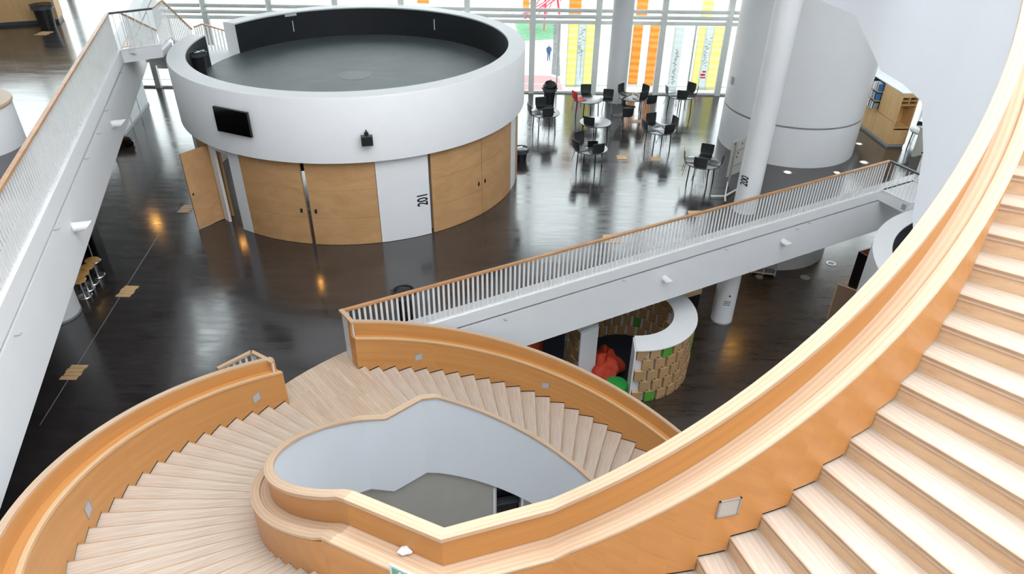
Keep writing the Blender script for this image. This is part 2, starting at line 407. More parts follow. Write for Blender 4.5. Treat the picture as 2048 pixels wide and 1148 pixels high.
# ------------------------------------------------------------------ window front
FY = 29.55
zt1 = aty(1100, 17, FY).z; zt2 = aty(1100, 29, FY).z; zt3 = aty(1100, 43, FY).z
mx = [-25 + 0]; 
xs = []; x = .68 - 2.6 * 9
while x < 21.8: xs.append(x); x += 2.6
for i, x in enumerate(xs):
    struct(MB().box((x - .11, FY - .18, -4), (x + .11, FY + .02, 8)).build('window_%d' % (i+1), 'facade'))
    if i < len(xs) - 1:
        g = MB().box((x + .09, FY - .02, -4), (xs[i+1] - .09, FY - .012, 8)).build('window_pane_%d' % (i+1), 'glass'); struct(g)
        xm = x + 1.2 + .35 * ((i * 7) % 3 - 1) * .4
        struct(MB().box((xm - .03, FY - .06, .05), (xm + .03, FY + .02, zt3)).build('trim_mullion', 'facade'))
        for z, r in ((zt1, .07), (zt2, .07)):
            struct(MB().tube([(x + .09, FY - .3, z), (xs[i+1] - .09, FY - .3, z)], r, 10).build('trim_tube', 'facade', smooth=True))
        struct(MB().box((x + .09, FY - .07, zt3 - .07), (xs[i+1] - .09, FY + .02, zt3 + .07)).build('trim_transom', 'facade'))
        struct(MB().box((x + .09, FY - .07, -.02), (xs[i+1] - .09, FY + .02, .08)).build('trim_sill', 'facade'))
        struct(MB().box((x + .09, FY - .07, L3 + .2), (xs[i+1] - .09, FY + .02, L3 + .3)).build('trim_transom', 'facade'))

# ------------------------------------------------------------------ columns and white tower
def column(name, c, r, z0, z1, label, n=40):
    t = thing(name, label, 'column', (c[0], c[1], z0))
    MB().lathe([(0, 0), (r, 0), (r, z1 - z0), (0, z1 - z0)], (0, 0, 0), n).build('shaft', 'whitecol', t, smooth=True)
    MB().lathe([(r, 0), (r + .012, 0), (r + .012, .05), (r, .05)], (0, 0, 0), n, close=True).build('base_ring', 'grey', t, smooth=True)
    return t
CC = (6.86, 18.95)
col2 = column('column', CC, .34, -4, 15.6, 'tall white round column beside the long railing, marked 200')
for s, px, py, sz in (('200', 1489, 362, .34), ('111', 1455, 607, .30)):
    a, z = oncyl(px, py, CC, .34, False)
    o = text_on_cyl('lettering', s, sz, (0, 0), .34, a, z + 4, col2, .62 if s == '200' else .5, .95 if s == '200' else .85); o['label'] = 'black number %s painted up the shaft' % s
a, z = oncyl(1456, 606, CC, .34, False)
ar = MB()
for i in range(1):
    zz = z + 4 + .26; t0 = R_(a)
    pts = [(zz, -.07), (zz + .09, 0), (zz, .07)]
    vs = [((.345) * math.cos(t0 + o / .34), (.345) * math.sin(t0 + o / .34), q) for q, o in [(zz - .03, -.02), (zz + .06, -.0), (zz - .03, .06)]]
    vs2 = [(x*1.012, y*1.012, q) for x, y, q in vs]
    ar.add(vs + vs2, [(0, 1, 2), (5, 4, 3), (0, 3, 4, 1), (1, 4, 5, 2), (2, 5, 3, 0)])
ar.build('arrow_mark', 'black', col2)['label'] = 'small black wedge arrow above the number 111'
column('column', (4.12, 28.6), .40, -4, 8.0, 'white round column standing by the window front')
column('column', (-10.42, 13.2), .5, 0, L3 - .36, 'stout white column under the left upper floor, only its foot showing')
TC = (9.71, 24.35); TR = 2.31
tw = thing('round_tower', 'wide white round tower rising through the floors behind the column marked 200', 'tower', (TC[0], TC[1], -4))
zr = oncyl(1640, 259, TC, TR, False)[1] + 4
MB().lathe([(TR, 0), (TR, zr - .03)], (0, 0, 0), 96).build('lower_shell', 'whitecol', tw, smooth=True)
MB().lathe([(TR - .0, zr - .03), (TR - .04, zr - .02), (TR - .04, zr + .02), (TR, zr + .03)], (0, 0, 0), 96).build('shadow_joint', 'grey', tw, smooth=True)
MB().lathe([(TR, zr + .03), (TR, 11.95)], (0, 0, 0), 96).build('upper_shell', 'whitecol', tw, smooth=True)
for px, py in ((1466, 161),):
    a, z = oncyl(px, py, TC, TR, False)
    q = Vector((TR*math.cos(R_(a)), TR*math.sin(R_(a)), z + 4)); n_ = Vector((q.x, q.y, 0)).normalized(); tt = Vector((-n_.y, n_.x, 0))
    MB().obox(q + n_*.02, n_*.02, tt*.09, Vector((0, 0, .12))).build('call_button_plate', 'grey', tw)

# ------------------------------------------------------------------ round room 201
DC = (-4.79, 21.42); RO = 5.08; RI = 4.59; RD_ = 4.9; ZT = 4.07; ZF = 2.42; ZD = 3.15
room = thing('round_room', 'large white round room with wooden doors, marked 201, with an open deck on top', 'room', (DC[0], DC[1], 0))
def dang(px, py, z):
    p = at(px, py, z); return math.degrees(math.atan2(p.y - DC[1], p.x - DC[0])) % 360
gapA = dang(416, 70, ZT); gapB = dang(474, 48, ZT)              # opening in the parapet (A nearer, B further)
if gapB > gapA: a0, a1 = gapB - 360, gapA
else: a0, a1 = gapB, gapA
# solid parapet runs counter-clockwise from gapA round to gapB
lo, hi = gapA, gapB
if hi < lo: hi += 360
MB().lathe([(RO, ZF), (RO, ZT - .03), (RO - .02, ZT), (RI + .0, ZT), (RI, ZT - .03), (RI, ZD), (RD_ - .02, ZD - .02), (RD_ - .02, ZF)], (0, 0, 0), 120, lo, hi, True).build('parapet', 'white', room, smooth=True)
MB().lathe([(RO, ZF), (RO, ZD + .0), (RI, ZD), (RI, ZF)], (0, 0, 0), 12, hi - 360, lo, True).build('parapet_sill', 'white', room, smooth=True)
MB().lathe([(RI - .012, ZD), (RI - .012, ZT - .04), (RI - .002, ZT - .04), (RI - .002, ZD)], (0, 0, 0), 120, lo, hi, True).build('parapet_lining', 'blackwall', room, smooth=True)
MB().lathe([(0, ZD), (RI, ZD), (RI, ZD - .2), (0, ZD - .2)], (0, 0, 0), 96).build('deck', 'deck', room, smooth=True)
pc = at(709, 150, ZD + .004)
MB().lathe([(0, .002), (.48, .002), (.48, 0)], (pc.x - DC[0], pc.y - DC[1], ZD + .002), 40).build('deck_hatch', 'darkgrey', room)
MB().lathe([(0, ZF), (RO - .005, ZF), (RO - .005, ZF + .1), (0, ZF + .1)], (0, 0, 0), 96).build('soffit', 'white', room, smooth=True)
MB().lathe([(0, .003), (4.8, .003), (4.8, 0.001)], (0, 0, 0), 96).build('room_floor', 'floor', room)
MB().lathe([(4.62, .003), (4.62, ZF), (4.60, ZF), (4.60, .003)], (0, 0, 0), 60, 195 if False else 290, 560 - 90, True).build('inner_wall', 'white', room, smooth=True)
def shell(name, mat, a0, a1, r0=RD_ - .07, r1=RD_, z0=.012, z1=ZF - .015, smooth=True, n=None):
    mb = MB(); n = n or max(2, int(abs(a1 - a0) / 2)); vs = []; uv = []
    for k in range(n + 1):
        t = R_(a0 + (a1 - a0) * k / n)
        for r, z in ((r1, z0), (r1, z1), (r0, z1), (r0, z0)):
            vs.append((r*math.cos(t), r*math.sin(t), z)); uv.append((r * t, z))
    fs = [(0, 1, 2, 3), tuple(4*n + j for j in (3, 2, 1, 0))]
    for k in range(n):
        for j in range(4): fs.append((4*k + j, 4*k + 4 + j, 4*k + 4 + (j+1) % 4, 4*k + (j+1) % 4))
    mb.add(vs, fs); mb.uv = uv
    return mb.build(name, mat, room, smooth=smooth)
def bang(px, py): return dang(px, py, 0)
a_ = {k: bang(*v) for k, v in dict(l1=(490, 458), l2=(511, 465), g1=(625, 487), g2=(633, 488), w1=(765, 484), w2=(863, 466), d3=(869, 467), d4=(965.5, 428), d5=(1022, 381), w6=(1026, 363)).items()}
def handle_slot(ang, z=1.0):
    t = R_(ang); n_ = Vector((math.cos(t), math.sin(t), 0)); tt = Vector((-n_.y, n_.x, 0))
    MB().obox(n_ * (RD_ + .004) + Vector((0, 0, z)), n_*.008, tt*.028, Vector((0, 0, .055))).build('door_pull', 'black', room)
def sheets(a0, a1):                                              # each door face is three plywood sheets with fine joints
    for z0, z1 in ((.012, .80), (.806, 1.60), (1.606, ZF - .015)):
        shell('door_sheet', 'ply', a0, a1, z0=z0, z1=z1)
shell('wall_panel', 'white', a_['l1'], a_['l2'])
sheets(a_['l2'] + .15, a_['g1'])
sheets(a_['g2'], a_['w1'] - .15); shell('wall_panel', 'white', a_['w1'], a_['w2'])
sheets(a_['d3'] + .2, a_['d4'] - .12); sheets(a_['d4'] + .12, a_['d5'] - .2)
shell('wall_panel', 'white', a_['d5'], a_['d5'] + 7)
shell('door_sheet', 'ply', a_['d5'] + 8.5, a_['d5'] + 22)
for k, s_ in (('g1', -1.6), ('g2', 1.6), ('d4', -1.6), ('d4', 1.6)): handle_slot(a_[k] + s_)
# wall beyond the open door
aL = a_['l1']; aD0 = aL - 7.6
shell('wall_panel', 'white', aD0 - 3.0, aD0 - .0)
shell('door_sheet', 'ply', aD0 - 14, aD0 - 3.2)
shell('wall_panel', 'white', aD0 - 60, aD0 - 14.2)
shell('door_head', 'white', aD0, aL, z0=2.2, z1=ZF - .015)
# open door leaf: hinge at the left jamb
hp = Vector((RD_*math.cos(R_(aD0)), RD_*math.sin(R_(aD0)), 0)); fp = at(398, 459, 0) - Vector((DC[0], DC[1], 0)); hp2 = at(462, 432, 0) - Vector((DC[0], DC[1], 0))
dd = (fp - hp2).normalized(); dn = Vector((-dd.y, dd.x, 0)); leafc = (fp + hp2) / 2 + Vector((0, 0, 1.12))
leaf = MB().obox(leafc, dd * ((fp - hp2).length / 2), dn * .022, Vector((0, 0, 1.1))); leaf.uv = [((v[0] + v[1]) , v[2]) for v in leaf.v]
leaf = leaf.build('door_leaf', 'ply', room); leaf['label'] = 'plywood door leaf standing wide open'
MB().obox(fp - dd*.08 + Vector((0, 0, 1.05)), dd*.02, dn*.03, Vector((0, 0, .03))).build('door_pull', 'black', leaf)
for z in (.35, 1.9): MB().obox(hp2 + dd*.05 + Vector((0, 0, z)), dd*.02, dn*.03, Vector((0, 0, .06))).build('hinge', 'darkgrey', leaf)
MB().obox(hp2 - dd*.045 + Vector((0, 0, 1.13)), dd*.035, dn*.06, Vector((0, 0, 1.12))).build('door_jamb', 'cabwood', room)
lt = text_on_cyl('lettering', '201', .42, (0, 0), RD_, (dang(845, 400, 1.0)), 0, room)
aa, zz = oncyl(846, 399, DC, RD_, False)
for v in lt.data.vertices:                                        # centre the number where the photo has it
    t = math.atan2(v.co.y, v.co.x) + R_(aa - dang(845, 400, 1.0)); r = math.hypot(v.co.x, v.co.y); v.co.x = r*math.cos(t); v.co.y = r*math.sin(t); v.co.z += zz
lt['label'] = 'black number 201 painted upright on the white wall panel'
# tube lights and fitting on the dark lining
for px, py, L in ((586, 52, .35), (869, 49, .35)):
    a, z = oncyl(px, py, DC, RI - .03); t = R_(a); q = Vector((math.cos(t)*(RI-.045), math.sin(t)*(RI-.045), z))
    MB().tube([q + Vector((0, 0, -L/2)), q + Vector((0, 0, L/2))], .018, 8).build('wall_light', 'rail_white', room, smooth=True)
a, z = oncyl(581, 30, DC, RI - .03); t = R_(a); n_ = Vector((math.cos(t), math.sin(t), 0)); tt = Vector((-n_.y, n_.x, 0))
MB().obox(n_*(RI-.04) + Vector((0, 0, z)), n_*.02, tt*.2, Vector((0, 0, .035))).build('sign_holder', 'rail_white', room)
# television and loudspeaker on the outside
tv = thing('television', 'black wall television on the white parapet, upper left', 'television')
c4 = [oncyl(px, py, DC, RO + .12, False) for px, py in ((426, 211), (495, 226), (505, 274), (437, 262))]
def cpt(a, z, r): return Vector((DC[0] + r*math.cos(R_(a)), DC[1] + r*math.sin(R_(a)), z))
P4 = [cpt(a, z, RO + .12) for a, z in c4]; ex = (P4[1] - P4[0]); ex.z = 0; ex.normalize(); nz = Vector((ex.y, -ex.x, 0))
ctr = sum(P4, Vector()) / 4; hw = (P4[1] - P4[0]).length / 2; hh = (P4[0].z - P4[3].z + P4[1].z - P4[2].z) / 4
MB().obox(ctr, ex*hw, nz*.03, Vector((0, 0, hh))).build('casing', 'black', tv)
MB().obox(ctr + nz*.032, ex*(hw-.02), nz*.003, Vector((0, 0, hh - .02))).build('display', 'screen', tv)
MB().obox(ctr - nz*.09, ex*.15, nz*.07, Vector((0, 0, .12))).build('wall_bracket', 'darkgrey', tv)
sp = thing('wall_speaker', 'small dark grey loudspeaker on the white parapet, centre', 'speaker')
a, z = oncyl(734, 281, DC, RO + .14, False); q = cpt(a, z, RO + .14); n_ = Vector((q.x - DC[0], q.y - DC[1], 0)).normalized(); tt = Vector((-n_.y, n_.x, 0))
MB().obox(q, n_*.07, tt*.14, Vector((0, 0, .12))).build('cabinet', 'darkgrey', sp)
MB().obox(q + n_*.073, n_*.004, tt*.125, Vector((0, 0, .105))).build('grille', 'black', sp)
MB().tube([q + Vector((0, 0, .12)), q + Vector((0, 0, .2)), q - n_*.14 + Vector((0, 0, .2))], .022, 8).build('bracket', 'black', sp)
MB().tube([q + Vector((0, 0, .17)) + n_*.03, q + Vector((0, 0, .17)) - n_*.03], .055, 16).build('knuckle', 'black', sp)
# warm lamps inside the room: their light falls through door and gap onto the floor
for i, (px, py, h) in enumerate(((487, 492, 1.9), (643, 572, 1.9))):
    p = at(px, py, 0); q = Vector((p.x, p.y, 0)) * (1 + h / CAMH); q.z = h
    dd_ = Vector((p.x, p.y, 0)).normalized(); q += dd_ * (.0)
    lp = thing('room_lamp', ['shaded warm lamp inside the round room behind its open door', 'shaded warm lamp inside the round room behind the door gap'][i], 'lamp', q)
    MB().lathe([(0, -.02), (.115, -.02), (.115, -.03)], (0, 0, 0), 24).build('lens', 'lampwarm', lp)
    MB().lathe([(.125, -.10), (.135, -.10), (.135, .10), (0, .12), (0, .11), (.125, .09)], (0, 0, 0), 24).build('shade', 'black', lp, smooth=True)
    MB().tube([(0, 0, .1), (0, 0, ZF - h)], .01, 6).build('cord', 'black', lp)

# second round room (lower level, right)
D2 = (13.85, 14.95)
r2 = thing('round_room', 'smaller white round room on the lower floor, cushions inside, partly behind the big stair', 'room', (D2[0], D2[1], -4))
MB().lathe([(4.5, 0), (4.5, 4.07), (4.01, 4.07), (4.01, 3.1), (4.2, 3.1), (4.2, 0)], (0, 0, 0), 120, close=True).build('wall', 'white', r2, smooth=True)
MB().lathe([(3.995, 3.1), (3.995, 4.03), (4.008, 4.03), (4.008, 3.1)], (0, 0, 0), 96, close=True).build('lining', 'blackwall', r2, smooth=True)
MB().lathe([(0, 3.1), (4.005, 3.1), (4.005, 3.0), (0, 3.0)], (0, 0, 0), 80).build('deck', 'deck', r2)
a, z = oncyl(1742, 562, D2, 4.5, False)
o = text_on_cyl('lettering', '101', .42, (0, 0), 4.5, a, z + 4 - .22, r2)
def blob(name, mat, c, r, squash=.55, lumps=.12, seed=1, parent=None, n=14, m_=9):
    rnd = random.Random(seed); ph = [rnd.uniform(0, 6) for _ in range(6)]; mb = MB(); vs = []; fs = []
    for j in range(m_ + 1):
        v = -PI/2 + PI*j/m_
        for k in range(n):
            t = 2*PI*k/n
            rr = 1 + lumps*(math.sin(3*t + ph[0] + 2*v) + .7*math.sin(5*t + ph[1] - 3*v) + .5*math.cos(4*v + ph[2]))
            rx = r[0] if isinstance(r, tuple) else r; ry = r[1] if isinstance(r, tuple) else r
            vs.append((c[0] + rx*rr*math.cos(v)*math.cos(t), c[1] + ry*rr*math.cos(v)*math.sin(t), c[2] + max(-1, math.sin(v))*rx*squash*rr))
    for j in range(m_):
        for k in range(n): fs.append((j*n + k, j*n + (k+1) % n, (j+1)*n + (k+1) % n, (j+1)*n + k))
    mb.add(vs, fs); o = mb.build(name, mat, parent, smooth=True); return o
for (px, py, mt, lb, sd) in ((1801, 484, 'blue', 'blue cushion on the dark deck of the lower round room', 3), (1812, 475, 'orange', 'small orange cushion behind the blue one in the round room', 4), (1789, 506, 'orange', 'reddish cushion nearest the rim in the lower round room', 5)):
    p = at(px, py, -.72); zb = -.9 + .2
    tag(blob('cushion', mt, (p.x, p.y, zb), .36 if mt == 'blue' else .24, .5, .06, sd), lb, 'cushion')

# ================================================================== helical stair
def P2(c, r, t): return (c[0] + r*math.cos(R_(t)), c[1] + r*math.sin(R_(t)))
K1 = at(843.8, 797.8, 1.12); K2 = at(772, 837.4, 1.05); K3 = at(707.7, 983.4, 5.03); K4 = at(888.4, 1054.2, 5.08)
inner = []                                                       # eye edge of the inner balustrade: x, y, z cap, z bottom of skin, tread height for panel foot
def stepz(t, a0, dz, z0, sgn=1): return z0 + dz * math.floor((t - a0) + 1e-6)
t = 40
while t < 131.5:
    x, y = P2(C, 3.10, t); inner.append((x, y, nl_low(t) + 1.1, nl_low(t) - .86, 'low', t)); t += 2.5
inner.append((K1.x, K1.y, 1.13, -.76, 'mid2', 134)); inner.append((K2.x, K2.y, 1.06, -.8, 'mid2', 146))
t = 151
while t < 236.6:
    x, y = P2(C, 3.66, t); inner.append((x, y, min(5.04, 1.28 + (t - 155) * .0455), nl_left(min(t, 229.7)) - .98, 'left', t)); t += 2.5
inner.append((K3.x, K3.y, 5.05, 3.05, 'mid3', 240)); inner.append((K4.x, K4.y, 5.08, 3.05, 'mid3', 252))
t = 265
while t < 350.5:
    x, y = P2(CRt, 3.52, t); inner.append((x, y, max(5.09, nl_right(t) + 1.2), nl_right(t) - (1.0 if t < 275 else 1.75), 'right', t)); t += 2.5
for x, y, zb in ((4.24, 7.0, 6.75), (4.34, 7.5, 7.12), (4.36, 8.0, 7.15), (4.33, 8.53, 7.15), (4.67, 9.69, 7.15), (5.19, 11.48, 7.15), (5.01, 12.52, 7.15), (4.2, 13.6, 7.15)):
    inner.append((x, y, 9.24, zb, 'mid4', 370))
# enclosure wall under the lower flight, following the eye
iw = min(range(len(inner)), key=lambda i: abs(inner[i][5] - tc) + (0 if inner[i][4] == 'low' else 999))
iend = max(i for i, p in enumerate(inner) if p[4] == 'left' and p[5] < 215)
wp = [(q[0], q[1]) for q in inner]
for nm, lo_, hi_, zt_ in (('wall_stair', 2, iw - 2, None), ('wall_stair', iw - 2, iw + 2, -3.55), ('wall_stair', iw + 2, iend, None)):
    struct(sweep(wp, lambda i: [(.09, -8), (.09, inner[i][3] + .04 if zt_ is None else zt_), (.19, inner[i][3] + .04 if zt_ is None else zt_), (.19, -8)], lo=lo_, hi=hi_).build(nm, 'taupe', smooth=True))
# foot of the side panel follows the steps
def foot(sec, t):
    if sec == 'low': return nl_low(t) + .0
    if sec == 'left': return nl_left(t - 2.0)
    if sec == 'right': return nl_right(t)
    return {'mid2': 0, 'mid3': L3, 'mid4': L4}[sec]
secs = [('low', [i for i, p in enumerate(inner) if p[4] in ('low', 'mid2') and i]), ]
i_k1 = [i for i, p in enumerate(inner) if p[4] == 'mid2'][0]; i_k3 = [i for i, p in enumerate(inner) if p[4] == 'mid3'][0]
i_m4 = [i for i, p in enumerate(inner) if p[4] == 'mid4'][0]
flights = []
st_low = thing('staircase', 'lower curved timber flight descending to the right from the landing', 'staircase', (C[0], C[1], 0))
st_left = thing('staircase', 'left curved timber flight climbing from the landing towards the viewer', 'staircase', (C[0], C[1], 0))
st_right = thing('staircase', 'near right curved timber flight with bright treads rising to the upper right', 'staircase', (C[0], C[1], 0))
def reparent(o, par):
    o.parent = par; o.matrix_parent_inverse = Matrix.Translation(-Vector(par.location)); return o
def rebase(o, par):                                              # geometry is in world units: move mesh into the parent's frame
    L = Vector(par.location)
    for v in o.data.vertices: v.co -= L
    o.parent = par; return o
def balustrade_inner(seg, par):
    p = inner; path = [(q[0], q[1]) for q in p]
    z = lambda i: p[i][2]
    def go(name, mat, prof, sm=True):
        rebase(sweep(path, prof, seg[0] * .16, lo=seg[0], hi=seg[1]).build(name, mat, smooth=sm), par)
    go('cap_rail', 'cap', lambda i: [(0, z(i)-.045), (0, z(i)-.006), (.006, z(i)), (.104, z(i)), (.11, z(i)-.006), (.11, z(i)-.045)])
    go('upper_panel', 'panel', lambda i: [(.07, z(i)-.34), (.07, z(i)-.045), (.092, z(i)-.045), (.092, z(i)-.34)])
    go('ledge', 'cap', lambda i: [(.07, z(i)-.37), (.07, z(i)-.345), (.205, z(i)-.345), (.205, z(i)-.37)])
    go('handrail', 'cap', lambda i: [(.205, z(i)-.37), (.205, z(i)-.325), (.212, z(i)-.315), (.30, z(i)-.315), (.312, z(i)-.325), (.312, z(i)-.352), (.30, z(i)-.37)])
    go('outer_skin', 'skin', lambda i: [(.022, p[i][3]), (.022, z(i)-.045), (.05, z(i)-.045), (.05, p[i][3])])
def side_panel(path, zl, ft, off, par, every=9, recess=0):
    """panel under the handrail, its foot cut in steps; split into sheets"""
    n = len(path); k = 0
    while k < n - 1:
        e = min(n - 1, k + every)
        sub = path[k:e + 1]
        mb = sweep([(q[0], q[1]) for q in sub], lambda i: [(off, zl[k + i]), (off, ft[k + i]), (off + .02, ft[k + i]), (off + .02, zl[k + i])], k * .08)
        rebase(mb.build('side_panel', 'panel', smooth=True), par)
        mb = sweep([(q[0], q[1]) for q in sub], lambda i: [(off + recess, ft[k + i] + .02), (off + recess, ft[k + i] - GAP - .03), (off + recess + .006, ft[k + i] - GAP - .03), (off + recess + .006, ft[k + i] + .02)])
        rebase(mb.build('gap_shade_strip', 'void'), par); k = e  # black strip paints the shade in the slot under the panel foot
for seg, par in (((0, i_k1), st_low), ((i_k1, i_k3), st_left), ((i_k3, len(inner) - 1), st_right)):
    balustrade_inner(seg, par)
# stepped side panels: resample the inner path, foot height jumps at every nosing
def stepped(sec, c, r, ta, tb, dt, nos0, first_z, up, zl, shift):
    path = []; zz = []; ff = []
    # nosing angles
    k = 0; ts = []
    t = ta
    marks = []
    a = nos0
    while a < tb + dt:
        if a > ta: marks.append(a)
        a += dt
    t = ta
    pts = []
    allm = sorted(set([ta, tb] + [m for m in marks if m < tb]))
    for a0, a1 in zip(allm[:-1], allm[1:]):
        n = max(1, int(round((a1 - a0) / 1.9)))
        for j in range(n + 1):
            tt = a0 + (a1 - a0) * j / n
            if j == 0: tt += 1e-3
            if j == n: tt -= 1e-3
            pts.append((tt, a0))
    for tt, a0 in pts:
        x, y = P2(c, r, tt); path.append((x, y)); zz.append(zl(tt)); ff.append(first_z(a0 + 1e-3))
    return path, zz, ff
def lowz(t): return RISE * math.floor((t - 130.4) / 3.57 + 1e-6 + (0 if True else 0)) + 0
def leftz(t): return RISE * max(0, math.floor((t - 147.6) / 3.57 + 1 + 1e-6))
def rightz(t): return L3 + RISE * max(0, math.floor((t - 278.8) / 3.62 + 4 + 1e-6))
GAP = .038
# lower flight, inner: tread below each nosing going down
pth, zz, ff = stepped('low', C, 3.10 + .29, 44.7, 131, 3.57, 130.4 - 3.57*24, lambda t: min(0, lowz(t)) + GAP, 1, lambda t: nl_low(t) + 1.1 - .36, 0)
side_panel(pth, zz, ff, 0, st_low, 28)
pth, zz, ff = stepped('left', C, 3.66 + .29, 151, 236, 3.57, 151.0, lambda t: min(L3, leftz(t - 3.4)) + GAP, 1, lambda t: min(5.04, 1.28 + (t - 155) * .0455) - .36, 0)
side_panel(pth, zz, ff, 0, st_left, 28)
pth, zz, ff = stepped('right', CRt, 3.52 + .29, 265, 350, 3.62, 278.8 - 3.62*5, lambda t: min(L4, rightz(t)) + GAP, 1, lambda t: max(5.09, nl_right(t) + 1.2) - .36, 0)
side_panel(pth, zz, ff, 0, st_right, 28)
def flatpanel(idx, par, zf):
    p = inner
    mb = sweep([(q[0], q[1]) for q in p], lambda i: [(.29, zf + GAP), (.29, p[i][2] - .36), (.31, p[i][2] - .36), (.31, zf + GAP)], lo=idx[0], hi=idx[1]); rebase(mb.build('side_panel', 'panel', smooth=True), par)
flatpanel((i_k1 - 1, i_k1 + 2), st_left, 0); flatpanel((i_k3 - 1, i_k3 + 2), st_right, L3); flatpanel((i_m4 - 1, len(inner) - 1), st_right, L4)

# outer balustrades
def balustrade_outer(path, zl, zc, zb, par, capoff=.25):
    def go(name, mat, prof, sm=True): rebase(sweep(path, prof).build(name, mat, smooth=sm), par)
    c = capoff
    go('handrail', 'handwood', lambda i: [(0, zl[i]-.05), (0, zl[i]-.008), (.008, zl[i]), (.052, zl[i]), (.06, zl[i]-.008), (.06, zl[i]-.05)])
    go('ledge', 'panel', lambda i: [(.06, zl[i]-.05), (.06, zl[i]-.025), (c - .04, zl[i]-.025), (c - .04, zl[i]-.05)])
    go('upper_panel', 'panel', lambda i: [(c - .07, zl[i]-.05), (c - .07, zc[i]-.04), (c - .045, zc[i]-.04), (c - .045, zl[i]-.05)])
    go('cap_rail', 'cap', lambda i: [(c - .065, zc[i]-.045), (c - .065, zc[i]-.006), (c - .059, zc[i]), (c + .016, zc[i]), (c + .022, zc[i]-.006), (c + .022, zc[i]-.045)])
    go('outer_skin', 'skin', lambda i: [(c - .02, zb[i]), (c - .02, zc[i]-.045), (c + .005, zc[i]-.045), (c + .005, zb[i])])
def outer(c, r, ta, tb, nlf, hl, hc, par, stepf, nos0, dt, capoff, zbo=.85, zmax=99):
    ts = []; t = ta
    while t < tb - .5: ts.append(t); t += 2.0
    ts.append(tb)
    path = [P2(c, r, t) for t in ts]
    balustrade_outer(path, [min(zmax, nlf(t)) + hl for t in ts], [min(zmax, nlf(t)) + hc for t in ts], [min(zmax, nlf(t)) - zbo for t in ts], par, capoff)
    pth, zz, ff = stepped('o', c, r, ta, tb, dt, nos0, stepf, 1, lambda t: min(zmax, nlf(t)) + hl - .04, 0)
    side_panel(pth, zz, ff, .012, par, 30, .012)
    # end board
    for t_, s_ in ((ta, 1), (tb, -1)):
        a = P2(c, r + .012, t_); b = P2(c, r + capoff, t_); z0 = max(stepf(t_ + .01), -4); zt = min(zmax, nlf(t_)) + hl - .03
        mb = MB().bar((a[0], a[1], (z0 + zt)/2), (b[0], b[1], (z0 + zt)/2), .025, zt - z0); mb.uv = [(v[0]*2, v[2]) for v in mb.v]
        rebase(mb.build('end_board', 'panel'), par)
        a = P2(c, r + capoff - .07, t_); b = P2(c, r + capoff, t_); zt2_ = min(zmax, nlf(t_)) + hc - .04
        mb = MB().bar((a[0], a[1], (z0 + zt2_)/2), (b[0], b[1], (z0 + zt2_)/2), .02, zt2_ - z0); mb.uv = [(v[0]*2, v[2]) for v in mb.v]
        rebase(mb.build('end_board', 'panel'), par)
outer(C, 5.82, 44.7, 131.3, nl_low, .78, 1.10, st_low, lambda t: min(0, lowz(t)) + GAP, 130.4 - 3.57*24, 3.57, .24)
outer(C, 5.95, 147.0, 229, nl_left, .74, .98, st_left, lambda t: min(L3, leftz(t)) + GAP, 147.6, 3.57, .25)
outer(CRt, 5.95, 267, 350, nl_right, .78, 1.1, st_right, lambda t: min(L4, rightz(t)) + GAP, 278.8 - 3.62*5, 3.62, .25)

# treads and risers (one mesh each per flight, copied round)
def wedge(ri, ro, dth, skew, back, z0, z1, c, a_rot):
    """polygon in the frame of a step whose front edge lies on local angle 0 (skew at the inner end)"""
    def pt(r, a): return (r*math.cos(R_(a)), r*math.sin(R_(a)))
    pi0 = pt(ri, skew); po0 = pt(ro, 0); po1 = pt(ro, dth + back); pim = pt(ri, skew + dth + back * ro / ri)
    mids = [pt(ro, (dth + back) * .5)]
    return MB().prism([pi0, po0] + mids + [po1, pim], z0, z1)
def steps(par, c, ri, ro, dth, skew, ang0, z0, n, sgn):
    tm = wedge(ri, ro, dth, skew, .35, -.045, 0, c, 0); tm.build('tmp', 'tread'); tmo = bpy.data.objects['tmp']; tme = tmo.data; bpy.data.objects.remove(tmo)
    a = (ri*math.cos(R_(skew + .35)), ri*math.sin(R_(skew + .35))); b = (ro*math.cos(R_(.25)), ro*math.sin(R_(.25)))
    rm = MB().bar((a[0], a[1], -.045 - (RISE-.045)/2), (b[0], b[1], -.045 - (RISE-.045)/2), .02, RISE - .045); rm.build('tmp2', 'riser'); o2 = bpy.data.objects['tmp2']; rme = o2.data; bpy.data.objects.remove(o2)
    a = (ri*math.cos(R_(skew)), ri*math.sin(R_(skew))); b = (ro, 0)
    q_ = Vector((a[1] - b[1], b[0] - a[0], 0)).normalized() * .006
    nm = MB().bar(Vector((a[0], a[1], -.012)) + q_, Vector((b[0], b[1], -.012)) + q_, .014, .026); nm.build('tmp3', 'nosing_shade'); o3 = bpy.data.objects['tmp3']; nme = o3.data; bpy.data.objects.remove(o3)  # thin dark strip added to draw the gap shade at each step edge
    for k in range(n):
        link('nosing_shade', nme, par, (c[0] - par.location.x, c[1] - par.location.y, z0 + RISE * sgn * k), R_(ang0 + sgn * dth * k))
        loc = (c[0] - par.location.x, c[1] - par.location.y, z0 + RISE * sgn * k)
        rz = R_(ang0 + sgn * dth * k)
        link('tread', tme, par, loc, rz); link('riser', rme, par, loc, rz)
steps(st_low, C, 3.38, 5.86, 3.57, 0, 130.4 - 3.57, -RISE, 23, -1)
